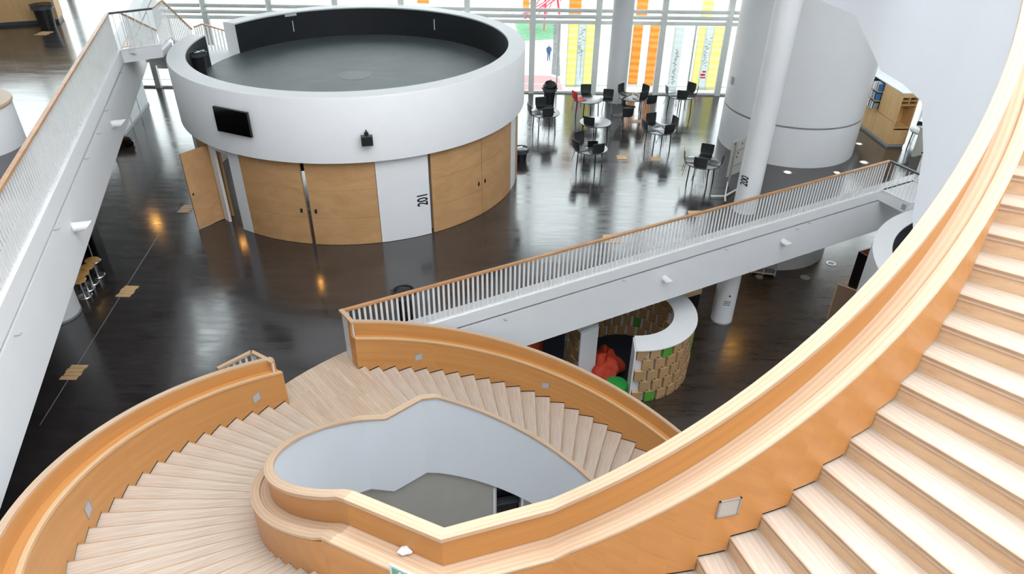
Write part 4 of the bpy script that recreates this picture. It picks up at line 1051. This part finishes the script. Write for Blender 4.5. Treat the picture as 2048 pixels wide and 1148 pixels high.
for sh in range(3):
    z0 = .93 + sh*.33
    cbx('shelf_back', 'void', 1.24, CW - .05, .012, .03, z0, z0 + .31)
    cbx('shelf', 'cabwood', 1.22, CW - .03, -.16, .02, z0 - .02, z0)
    x = 1.28; n = 0
    while x < CW - .1 and n < 20:
        wd = random.uniform(.03, .07); h = random.uniform(.21, .29)
        bc = random.choice(bks); o = cbx('book', bc, x, x + wd - .004, -.14, .01, z0 + .001, z0 + h); 
        mw = o; o.parent = None; o.location = cb.location; tag(o, ['upper', 'middle', 'lower'][2 - sh] + '-shelf book in the light wood cabinet', 'book', 'books in the light wood cabinet'); o['label'] = '%s book, %s from the door side on the %s shelf of the wood cabinet' % (bkn[bc], orde[n], ['lower', 'middle', 'upper'][sh]); o['group'] = 'books on the %s shelf of the light wood cabinet' % ['lower', 'middle', 'upper'][sh]
        x += wd; n += 1
for z in (0,): pass
# open end with hooks compartment facing the viewer
cbx('end_side', 'cabwood', 0, .62, .02, .05, .09, CH - .03); cbx('end_side', 'cabwood', 0, .62, CDp - .03, CDp, .09, CH - .03)
cbx('end_door', 'cabwood', 0, .02, .05, CDp - .03, .10, .62); cbx('end_shelf', 'cabwood', 0, .6, .05, CDp - .03, .68, .71)
cbx('end_rail', 'cabwood', 0, .02, .05, CDp - .03, CH - .17, CH - .03); cbx('end_shelf', 'cabwood', 0, .6, .05, CDp - .03, CH - .45, CH - .43); cbx('end_shelf', 'cabwood', 0, .6, .05, CDp - .03, CH - .30, CH - .285)
cbx('end_divider', 'cabwood', 0, .5, CDp/2 - .01, CDp/2 + .01, CH - .43, CH - .17)
# high tables beyond the cabinet
for (px, py), lb in (((1838, 262), 'dark table beyond the light wood cabinet at the far right'),):
    p = at(px, py, .735); dup(t0, (p.x + .3, p.y, 0), .2, lb, 'tables at the far right')
dup(ch0, at(1833, 282, 0), 1.2, 'black chair beside the dark table beyond the cabinet', 'chairs at the far right')
# concrete-coloured low wall pieces behind the footbridge
wl = at(1828, 312, 0)
lw = thing('low_partition', 'beige low partition with oak top behind the footbridge', 'partition', (wl.x, wl.y, 0))
MB().obox(RD*1.0 + Vector((0, 0, .5)), RD*1.1, RN*.05, Vector((0, 0, .5))).build('panel', 'beige', lw); MB().obox(RD*1.0 + Vector((0, 0, 1.02)), RD*1.12, RN*.07, Vector((0, 0, .02))).build('cap', 'cap', lw)

# ------------------------------------------------------------------ wooden floor hatches and floor lights
def hatch(px, py, z, L_, W_, lab, rot=0):
    p = at(px, py, z); t = thing('floor_hatch', lab, 'hatch', (p.x, p.y, z), rot); n = 4
    for k in range(n):
        y0 = -L_/2 + L_*k/n
        MB().box((-W_/2 + .02*(k % 2), y0 + .006, .001), (W_/2 + .02*(k % 2), y0 + L_/n - .006, .012)).build('strip', 'insert', t)
hatch(147, 745, 0, .48, .34, 'slatted oak floor hatch nearest the left slab edge')
hatch(254, 583, 0, .48, .34, 'slatted oak floor hatch in the middle of the dark floor at left')
hatch(372, 418, 0, .48, .34, 'pale floor hatch in the glare beside the open plywood door')
hatch(1243, 315, 0, .34, .34, 'faint oak floor hatch between the tables, left one')
hatch(1311, 318, 0, .34, .38, 'oak floor hatch in front of the centre right table')
hatch(1273, 243, 0, .34, .34, 'oak floor hatch below the crowded table')
hatch(1222, 478, 0, .45, .45, 'pale floor hatch just behind the middle of the long railing')
hatch(1390, 428, 0, .4, .4, 'pale floor hatch behind the long railing, right of the middle')
hatch(87, 67, L3, .42, .34, 'oak floor hatch in front of the bin on the upper floor')
def disc(px, py, z, r, lab, lit):
    p = at(px, py, z); t = thing('floor_light', lab, 'lamp', (p.x, p.y, z))
    MB().lathe([(r, 0), (r, .012), (r*.72, .012), (r*.72, .004)], (0, 0, 0), 28).build('ring', 'steel', t, smooth=True)
    MB().lathe([(0, .006), (r*.72, .006), (r*.72, 0)], (0, 0, 0), 24).build('lens', 'discwhite' if lit else 'lens', t)
disc(1575, 345, 0, .15, 'lit round floor light in front of the white tower, left', True); disc(1728, 325, 0, .15, 'lit round floor light right of the white tower', True)
disc(1718, 288, 0, .13, 'small lit floor light beside the tower foot', True); disc(1674, 346, 0, .13, 'lit floor light just above the long railing', True)
disc(1610, 555, -4, .17, 'unlit round floor fitting in front of the lower tower foot', False); disc(1662, 527, -4, .17, 'unlit round floor fitting right of the lower tower', False)
disc(1518, 553, -4, .17, 'faint round floor fitting under the metal trolley', False); disc(1655, 483, -4, .15, 'bright round floor fitting furthest away on the lower floor', True)
# warm downlights under the slabs: seen only as reflections in the polished floors
def downlight(px, py, z, zc, lab, r=.13):
    p = at(px, py, z); f = (CAMH - z + zc - z) / (CAMH - z); q = Vector((p.x*f, p.y*f, zc))
    t = thing('downlight', lab, 'lamp', q)
    MB().lathe([(0, 0), (r, 0)], (0, 0, 0), 20).build('lens', 'lampwarm', t); MB().lathe([(r, -.02), (r + .02, -.02), (r + .02, .06), (r, .06)], (0, 0, 0), 20, close=True).build('ring', 'white', t); MB().tube([(0, 0, .05), (0, 0, (L3 - .35 if z == 0 else -.35) - zc)], .02, 8).build('stem', 'white', t); MB().lathe([(0, .07), (r + .02, .06), (r + .02, .05), (0, .05)], (0, 0, 0), 20).build('housing', 'white', t)
downlight(1460, 700, -4, -1.15, 'warm ceiling lamp under the main floor, reflected beside the column marked 111')
downlight(1697, 597, -4, -1.15, 'warm ceiling lamp under the main floor near the brown panel')
downlight(1632, 545, -4, -1.15, 'warm ceiling lamp under the main floor above the lower tower foot', .05)
downlight(313, 447, 0, 2.70, 'warm ceiling lamp under the left upper floor, reflected near the open door')
downlight(192, 602, 0, 2.70, 'warm ceiling lamp under the left upper floor, reflected near the floor hatch', .06)
# floor joint line
j0 = at(80, 850, 0); j1 = at(322, 462, 0); jd = (j1 - j0)
struct(MB().bar(j0 + Vector((0, 0, .002)), j1 + Vector((0, 0, .002)), .012, .003).build('trim_floor_joint', 'grey'))

# ------------------------------------------------------------------ stools, barrier and black unit under the left slab
p = at(203, 517, 0)
bu = thing('black_unit', 'tall black padded screen on the floor under the left slab edge', 'screen', (p.x - .1, p.y + .1, 0), .25)
MB().box((-.75, 0, 0), (.0, .55, 1.25)).build('body', 'black', bu); MB().box((-.72, -.02, .05), (-.03, 0, 1.2)).build('front_panel', 'screen', bu)
for (px, py), h, lb in (((199, 519), .9, 'steel barrier post with round foot beside the black screen'), ((172, 540), .9, 'second steel barrier post between the wooden stools')):
    p = at(px, py, 0); t = thing('barrier_post', lb, 'post', (p.x - .1, p.y - .08, 0))
    MB().lathe([(0, .03), (.15, .012), (.16, 0)], (0, 0, 0), 28).build('foot', 'steel', t, smooth=True); MB().tube([(0, 0, 0), (0, 0, h)], .018, 10).build('pole', 'steel', t, smooth=True)
    MB().lathe([(0, h + .03), (.03, h + .02), (.035, h)], (0, 0, 0), 16).build('cap', 'steel', t, smooth=True)
for i, ((px, py), lb) in enumerate((((184, 520), 'round wooden stool furthest back beside the barrier posts'), ((172, 534), 'round wooden stool, second in the row under the slab edge'), ((163, 546), 'round wooden stool, third in the row under the slab edge'), ((157, 560), 'round wooden stool nearest the stout column'))):
    p = at(px, py, .45); t = thing('stool', lb, 'stool', (p.x, p.y, 0), group='round wooden stools under the left slab')
    MB().lathe([(0, .46), (.15, .46), (.165, .45), (.165, .43), (.15, .42), (0, .42)], (0, 0, 0), 28).build('seat', 'brass', t, smooth=True)
    MB().lathe([(.16, .015), (.172, .0), (.172, -.0)], (0, 0, .0), 28).build('foot_ring', 'steel', t)
    MB().tube([(0, 0, 0), (0, 0, .42)], .022, 10).build('stem', 'steel', t, smooth=True); MB().lathe([(0, .02), (.14, .01), (.15, 0)], (0, 0, 0), 24).build('foot', 'steel', t, smooth=True)

# ------------------------------------------------------------------ upper floor left: lockers and round desk
l1 = at(141, 38, L3); l0 = at(0, 47, L3); la = Vector((l0.x - l1.x, l0.y - l1.y, 0)).normalized(); lb_ = Vector((-la.y, la.x, 0))
if lb_.y < 0: lb_ = -lb_
front_r = at(120, 45, L3); fr = Vector((front_r.x, front_r.y, L3))
lk = thing('locker_row', 'row of light wood lockers on the upper floor at the top left', 'lockers', fr)
MB().obox(la*2.4 + lb_*.45 + Vector((0, 0, .05)), la*2.38, lb_*.42, Vector((0, 0, .05))).build('plinth', 'darkgrey', lk)
MB().obox(la*2.4 + lb_*.45 + Vector((0, 0, 1.0)), la*2.4, lb_*.44, Vector((0, 0, .9))).build('carcass', 'cabwood', lk)
for k in range(6):
    d_o = MB().obox(la*(.4 + .8*k) - lb_*0 + Vector((0, 0, 1.0)), la*.392, lb_*.012, Vector((0, 0, .89))).build('door', 'cabwood', lk)
    MB().obox(la*(.4 + .8*k + (.3 if k % 2 else -.3)) - lb_*.02 + Vector((0, 0, 1.0)), la*.06, lb_*.01, Vector((0, 0, .01))).build('pull', 'grey', d_o)
ew = at(11, 208, L3 + .87); c_ = at(-90, 208, L3 + .87); c_.z = L3
rd = thing('round_desk', 'round desk with wooden top and white base at the left edge of the upper floor', 'desk', (c_.x, c_.y, L3))
rr_ = (Vector((ew.x, ew.y)) - Vector((c_.x, c_.y))).length - .03
MB().lathe([(0, 0), (rr_, 0), (rr_, .82), (0, .82)], (0, 0, 0), 48).build('base', 'white', rd, smooth=True)
MB().lathe([(0, .82), (rr_ + .02, .82), (rr_ + .03, .84), (rr_ + .03, .87), (rr_ + .02, .89), (0, .89)], (0, 0, 0), 48).build('top', 'cap', rd, smooth=True)

# ================================================================== lower floor
NC = (3.42, 16.72); NRo = 1.84; NRi = 1.30; NZ = -2.12; A0 = -93; A1 = 216
nk_ = thing('reading_nook', 'C-shaped nook wall of wooden blocks with a wide white top on the lower floor', 'nook', (NC[0], NC[1], -4))
MB().lathe([(NRi - .08, NZ + 3.97), (NRi - .08, NZ + 4), (NRo + .04, NZ + 4), (NRo + .04, NZ + 3.97)], (0, 0, 0), 60, A0, A1, True).build('white_top', 'white', nk_, smooth=True)
MB().lathe([(NRi + .06, 0), (NRi + .06, NZ + 3.96), (NRo - .1, NZ + 3.96), (NRo - .1, 0)], (0, 0, 0), 60, A0 + 1, A1 - 1, True).build('core', 'white', nk_, smooth=True)
for a in (A0, A1):
    t = R_(a); n_ = Vector((math.cos(t), math.sin(t), 0)); tt = Vector((-n_.y, n_.x, 0)) * (-1 if a == A0 else 1)
    MB().obox(n_*(NRo + NRi)/2 + tt*.02 + Vector((0, 0, (NZ + 3.97)/2)), n_*((NRo - NRi)/2 + .05), tt*.02, Vector((0, 0, (NZ + 3.97)/2))).build('end_board', 'white', nk_)
rnd = random.Random(5)
def blockmesh(mat, w, h):
    o = MB().box((-.05, -w/2, -h/2), (.045, w/2, h/2)).box((.045, w*.18, -h*.38), (.052, w*.30, -h*.30)).build('block', mat, nk_); me = o.data
    me.materials.append(M['blockend']); me.materials.append(M['void'])
    for p in me.polygons:
        if p.normal.z > .9 and p.center.z > h*.4: p.material_index = 1
        elif p.center.x > .0455: p.material_index = 2
    bpy.data.objects.remove(o); return me
b_me = blockmesh('block', .285, .345); g_me = blockmesh('green', .285, .345); i_me = blockmesh('block', .225, .345); ig_me = blockmesh('green', .225, .345)
greens = {(4, 2), (3, 6), (0, 1), (2, 8), (3, 5)}
for row in range(5):
    z = .19 + row*.375
    n = int((A1 - A0) * PI/180 * NRo / .36)
    for k in range(n):
        a = A0 + (k + .5 + (.5 if row % 2 else 0)) * (A1 - A0) / n
        if a > A1 - 4 or (75 < a < 190): continue
        link('block', g_me if (row, k) in greens else b_me, nk_, ((NRo - .05 + rnd.uniform(-.012, .012))*math.cos(R_(a)), (NRo - .05)*math.sin(R_(a)), z), R_(a))
    n = int((A1 - A0) * PI/180 * NRi / .30)
    for k in range(n):
        a = A0 + (k + .5 + (.5 if row % 2 else 0)) * (A1 - A0) / n
        if a > A1 - 4 or a < 20: continue
        link('block', ig_me if (row * 5 + k * 3) % 19 == 0 else i_me, nk_, ((NRi + .03 + rnd.uniform(-.012, .012))*math.cos(R_(a)), (NRi + .03)*math.sin(R_(a)), z), R_(a + 180))
MB().lathe([(0, .01), (NRi, .01), (NRi, 0)], (0, 0, 0), 40).build('nook_mat', 'navy', nk_)
p = at(1212, 738, -3.75); tag(blob('bean_bag', 'orange', (p.x + .02, p.y + .18, -3.68), (.44, .66), .7, .15, 41, n=30, m_=16), 'orange red bean bag slumped inside the block nook', 'bean bag')
p = at(1232, 775, -3.8); t = thing('pouf', 'round green pouf at the mouth of the block nook', 'pouf', (p.x, p.y, -4))
MB().lathe([(0, .0), (.30, .0), (.33, .05), (.34, .28), (.30, .36), (0, .38)], (0, 0, 0), 36).build('cushion', 'pouf', t, smooth=True); MB().lathe([(.335, .17), (.345, .18), (.335, .19)], (0, 0, 0), 36).build('seam', 'green', t)
# orange screens and dark figure-like seat left of the nook
for (px, py), w_, h_, mt, lb, rz in (((1084, 706), .85, 1.7, 'burnt', 'burnt orange fabric screen left of the block nook', .3), ((1108, 712), .6, 1.8, 'navy', 'dark blue upholstered screen between orange screen and nook', -.1), ((1030, 690), 1.0, .8, 'burnt', 'low burnt orange sofa back under the slab edge', .5)):
    p = at(px, py, -4 + h_*.5); t = thing('fabric_screen', lb, 'screen', (p.x, p.y + .3, -4), rz)
    MB().box((-w_/2, -.06, .08), (w_/2, .06, h_)).build('upholstery', mt, t); 
    for s_ in (-1, 1): MB().box((s_*w_*.4 - .03, -.15, 0), (s_*w_*.4 + .03, .15, .08)).build('foot', 'black', t)
# metal trolley at the foot of the tower
q0 = at(1502, 550, -4); q1 = at(1548, 556, -4); tx = Vector((q1.x - q0.x, q1.y - q0.y, 0)); TL = tx.length; tx.normalize(); ty = Vector((-tx.y, tx.x, 0))
tr = thing('book_trolley', 'grey metal book trolley with sloping shelves at the lower tower foot', 'trolley', (q0.x, q0.y, -4))
fr_ = MB()
for x in (0, TL/2, TL):
    for y in (0, .4): MB().bar(tx*x + ty*y + Vector((0, 0, .08)), tx*x + ty*y + Vector((0, 0, 1.15)), .035, .035).build('post', 'beige', tr)
for z in (.12, .55, 1.0):
    MB().obox(tx*TL/2 + ty*.2 + Vector((0, 0, z)), tx*TL/2, ty*.2, Vector((0, 0, .012))).build('shelf', 'grey', tr)
    MB().bar(Vector((0, 0, z + .03)), tx*TL + Vector((0, 0, z + .03)), .03, .04).build('shelf_lip', 'beige', tr)
for x in (.03, TL - .03):
    for y in (.03, .37):
        q = tx*x + ty*y + Vector((0, 0, .04)); MB().tube([q - tx*.015, q + tx*.015], .04, 12).build('castor', 'black', tr)
# black booth with orange top edge
c0 = at(1697, 566, -4); bxx = Vector((.45, -.89, 0)).normalized(); byy = Vector((.89, .45, 0)).normalized()
bo = thing('booth', 'open black box with orange inner wall beside the lower round room', 'booth', (c0.x, c0.y, -4))
BL = 1.3; BW = 1.0; BH = 1.3
for nm, x0, x1, y0, y1 in (('back', 0, .05, 0, BL), ('front', BW - .05, BW, 0, BL), ('side', .05, BW - .05, 0, .05), ('side', .05, BW - .05, BL - .05, BL)):
    MB().obox(bxx*(x0+x1)/2 + byy*(y0+y1)/2 + Vector((0, 0, BH/2)), bxx*(x1-x0)/2, byy*(y1-y0)/2, Vector((0, 0, BH/2))).build(nm, 'black', bo)
MB().obox(bxx*.065 + byy*BL/2 + Vector((0, 0, BH*.7)), bxx*.012, byy*(BL/2 - .08), Vector((0, 0, BH*.28))).build('orange_lining', 'burnt', bo)
MB().obox(bxx*BW/2 + byy*BL/2 + Vector((0, 0, .4)), bxx*(BW/2 - .06), byy*(BL/2 - .08), Vector((0, 0, .04))).build('seat', 'darkgrey', bo)
# brown pin board
e0 = at(1676, 568, -2.6); e1 = at(1716, 583, -2.6); ex_ = Vector((e1.x - e0.x, e1.y - e0.y, 0)).normalized()
pn = thing('pin_board', 'brown board standing on the lower floor beside the near stair rail', 'board', (e0.x, e0.y, -4))
MB().obox(ex_*.45 + Vector((0, 0, .72)), ex_*.45, Vector((-ex_.y, ex_.x, 0))*.02, Vector((0, 0, .68))).build('board', 'cork' if 'cork' in M else 'block', pn)
MB().obox(ex_*.45 + Vector((0, 0, 1.41)), ex_*.46, Vector((-ex_.y, ex_.x, 0))*.025, Vector((0, 0, .012))).build('top_trim', 'blockend', pn)
MB().obox(ex_*0 + Vector((0, 0, .72)), ex_*.012, Vector((-ex_.y, ex_.x, 0))*.025, Vector((0, 0, .70))).build('edge_trim', 'blockend', pn)
for x in (.15, .75): MB().obox(ex_*x + Vector((0, 0, .02)), ex_*.04, Vector((-ex_.y, ex_.x, 0))*.25, Vector((0, 0, .02))).build('foot', 'grey', pn)
# low wooden bench wall behind the nook
p = at(1372, 580, -3.2)
bn = thing('low_wall', 'pale brown low wall with dark niche behind the block nook', 'partition', (p.x, p.y, -4), .45)
MB().box((-.9, -.1, .55), (.6, .1, 1.3)).build('panel', 'blockend', bn); MB().box((-.9, -.05, 0), (.6, .05, .55)).build('recess', 'black', bn)

# ================================================================== outside
GZ = -13
struct(MB().box((-220, 31.5, GZ - .5), (220, 320, GZ)).build('ground_outside', 'concrete'))
def patch(name, mat, pts, lab, dz=.02):
    P = [at(px, py, GZ) for px, py in pts]; o = MB().prism([(q.x, q.y) for q in P], GZ + dz - .02, GZ + dz).build(name, mat); o['kind'] = 'structure'; return o
patch('lawn', 'lawn', [(1040, 82), (1108, 78), (1112, 44), (1030, 46)], '')
patch('red_paving', 'redpave', [(1040, 182), (1125, 180), (1119, 158), (1100, 152), (1040, 150)], '')
patch('gravel_strip', 'gravel', [(1108, 44), (1122, 44), (1119, 110), (1120, 152), (1103, 148), (1106, 110)], '', .03)
fb = thing('far_building', 'pale building with grey windows far outside the window front', 'building', (0, 230, GZ))
MB().box((-60, 0, 0), (120, 12, 14)).build('wall', 'building', fb)
for i in range(18):
    for j in range(3): MB().box((-55 + i*9, -.2, 2 + j*4), (-50 + i*9, .05, 4.4 + j*4)).build('window', 'farglass', fb)
# printed glass fins outside the windows
fin_mesh = {}
def fin(x0, x1, ytop, ybot, mat, lab, motif=True, Y=30.5):
    a = aty(x0, ybot, Y); b = aty(x1, ybot, Y); tp_ = aty((x0+x1)/2, ytop, Y)
    w = abs(b.x - a.x); z0 = a.z; z1 = tp_.z
    t = thing('printed_fin', lab, 'sunshade', ((a.x + b.x)/2, Y, z0), group=None)
    MB().box((-w/2, -.012, 0), (w/2, .012, z1 - z0)).build('glass_leaf', mat, t)
    MB().box((-w/2 - .02, -.02, 0), (-w/2, .02, z1 - z0)).build('edge_profile', 'facade', t)
    MB().box((-w/2 - .02, -.02, -.04), (w/2 + .02, .02, 0)).build('foot_profile', 'facade', t)
    return t
fin(1131, 1150, 45, 172, 'pr_yellow', 'yellow printed glass fin outside, left of the white gap by the window column'); fin(1165, 1186, 45, 170, 'pr_yellow', 'yellow printed glass fin outside, nearest the window column on its left')
f_ = fin(1150.5, 1164.5, 45, 172, 'pr_white', 'white printed glass fin with a grey figure drawing between two yellow ones')
fin(1138, 1162, -30, 27, 'pr_orange', 'orange printed glass fin high up left of the window column'); fin(1046, 1058, -30, 22, 'pr_orange', 'small orange glass fin high up behind the round room')
fin(835, 858, -30, 6, 'pr_orange', 'orange glass fin peeking over the round deck')
fin(1256, 1274, 49, 168, 'pr_orange', 'orange printed glass fin outside, left of a pair right of the window column'); fin(1288, 1313, 49, 170, 'pr_orange', 'wide orange printed glass fin outside, right of a pair')
fin(1272, 1294, -30, 30, 'pr_orange', 'orange glass fin high up right of the window column')
fin(1380, 1394, 53, 178, 'pr_yellow', 'pale yellow printed glass fin with a red mark, left one'); f2 = fin(1394.5, 1409, 53, 178, 'pr_white', 'white printed glass fin with grey and red marks between pale yellow ones'); fin(1409.5, 1440, 53, 178, 'pr_yellow', 'pale yellow printed glass fin near the white tower')
fin(1402, 1424, -30, 36, 'pr_yellow', 'bright yellow glass fin high up near the white tower')
f3 = fin(1334, 1352, 53, 180, 'pr_white', 'white printed glass fin with dark blue figures')
def marks(par, items, mat='pr_grey'):
    mb = MB()
    for x, z, w, h in items: mb.obox((x, -.016, z), (w/2, 0, 0), (0, .003, 0), (0, 0, h/2))
    mb.build('print', mat, par)
rnd = random.Random(12)
marks(f_, [(rnd.uniform(-.1, .1), 1.3 + .045*k, rnd.uniform(.02, .16), .018) for k in range(26)] + [(.02, .95, .012, 1.2)])
marks(f2, [(rnd.uniform(-.1, .1), 1.0 + .05*k, rnd.uniform(.02, .12), .02) for k in range(24)]); marks(f2, [(-.02, .62, .2, .09), (.02, .75, .16, .07), (.0, .5, .22, .06)], 'redpaint')
marks(f3, [(rnd.uniform(-.06, .06), .25 + .07*k, rnd.uniform(.03, .13), .03) for k in range(22)], 'farglass')
for z in (.02, zt3, 6.3): struct(MB().box((-25, 30.53, z - .02), (21, 30.57, z + .02)).build('trim_fin_carrier', 'facade'))
# red sculpture on the lawn
p = at(1090, 36, GZ); rs = thing('red_sculpture', 'bright red tubular play sculpture on the lawn outside', 'sculpture', (p.x, p.y, GZ))
rnd = random.Random(3); pts = []
for k in range(40): a = k*.8; pts.append((math.cos(a)*(2 + math.sin(k*1.7)*1.6), math.sin(a)*1.5, 2.2 + 2.0*math.sin(k*.9)))
MB().tube(pts[:26], .07, 6).build('looped_tube', 'redpaint', rs, smooth=True)
for x in (-2, 0, 2): MB().tube([(x, 0, 0), (x*.8, 0, 2.5)], .15, 8).build('post', 'redpaint', rs, smooth=True)
p = at(1074, 60, GZ); rs = thing('red_canopy', 'red folded canopy with white stripe outside beside the lawn', 'canopy', (p.x, p.y, GZ))
MB().obox((0, 0, 2.6), (1.4, .5, .9), (.3, 1.2, 0), (0, 0, .08)).build('roof_sheet', 'redpaint', rs); MB().obox((.1, -.1, 2.75), (.9, .3, .6), (.1, .35, 0), (0, 0, .08)).build('stripe', 'white', rs)
for x in (-.9, .9): MB().tube([(x, 0, 0), (x, 0, 2.4)], .08, 8).build('post', 'redpaint', rs, smooth=True)
# pedestrian
p = at(1097, 121, GZ)
me = bpy.data.meshes.new('body')
J = [(0, 0, .95), (0, 0, 1.15), (0, 0, 1.42), (0, 0, 1.52), (0, 0, 1.68), (-.20, 0, 1.40), (-.27, .03, 1.14), (-.22, -.12, .93), (.20, 0, 1.40), (.28, -.02, 1.14), (.24, .10, .92), (-.10, 0, .88), (-.11, -.10, .48), (-.11, .05, .06), (.10, 0, .88), (.12, .14, .50), (.12, .02, .07), (-.11, -.10, .03), (.12, -.12, .03), (0, 0, 1.78)]
Eg = [(0, 1), (1, 2), (2, 3), (3, 4), (2, 5), (5, 6), (6, 7), (2, 8), (8, 9), (9, 10), (0, 11), (11, 12), (12, 13), (0, 14), (14, 15), (15, 16), (13, 17), (16, 18), (4, 19)]
Rs = [.17, .17, .17, .06, .10, .08, .06, .04, .08, .06, .04, .11, .08, .05, .11, .08, .05, .045, .045, .07]
me.from_pydata(J, Eg, []); bo_ = bpy.data.objects.new('body', me); COL.objects.link(bo_)
sk = bo_.modifiers.new('skin', 'SKIN'); 
for v_, r in zip(me.skin_vertices[0].data if me.skin_vertices else [], Rs): v_.radius = (r, r*.85)
if not me.skin_vertices:
    bmm = bmesh.new(); bmm.from_mesh(me); lay = bmm.verts.layers.skin.verify()
    for v_, r in zip(bmm.verts, Rs): v_[lay].radius = (r, r*.85)
    bmm.verts.ensure_lookup_table(); bmm.verts[0][lay].use_root = True; bmm.to_mesh(me); bmm.free()
bo_.modifiers.new('sub', 'SUBSURF').levels = 1; me.materials.append(M['jacket'])
per = thing('person', 'person in a dark blue coat walking on the paving outside, seen from behind', 'person', (p.x, p.y, GZ), .2)
bo_.parent = per
MB().lathe([(0, 1.80), (.07, 1.78), (.105, 1.70), (.10, 1.62), (.06, 1.58)], (0, 0, 0), 16).build('hair', 'block', per, smooth=True)
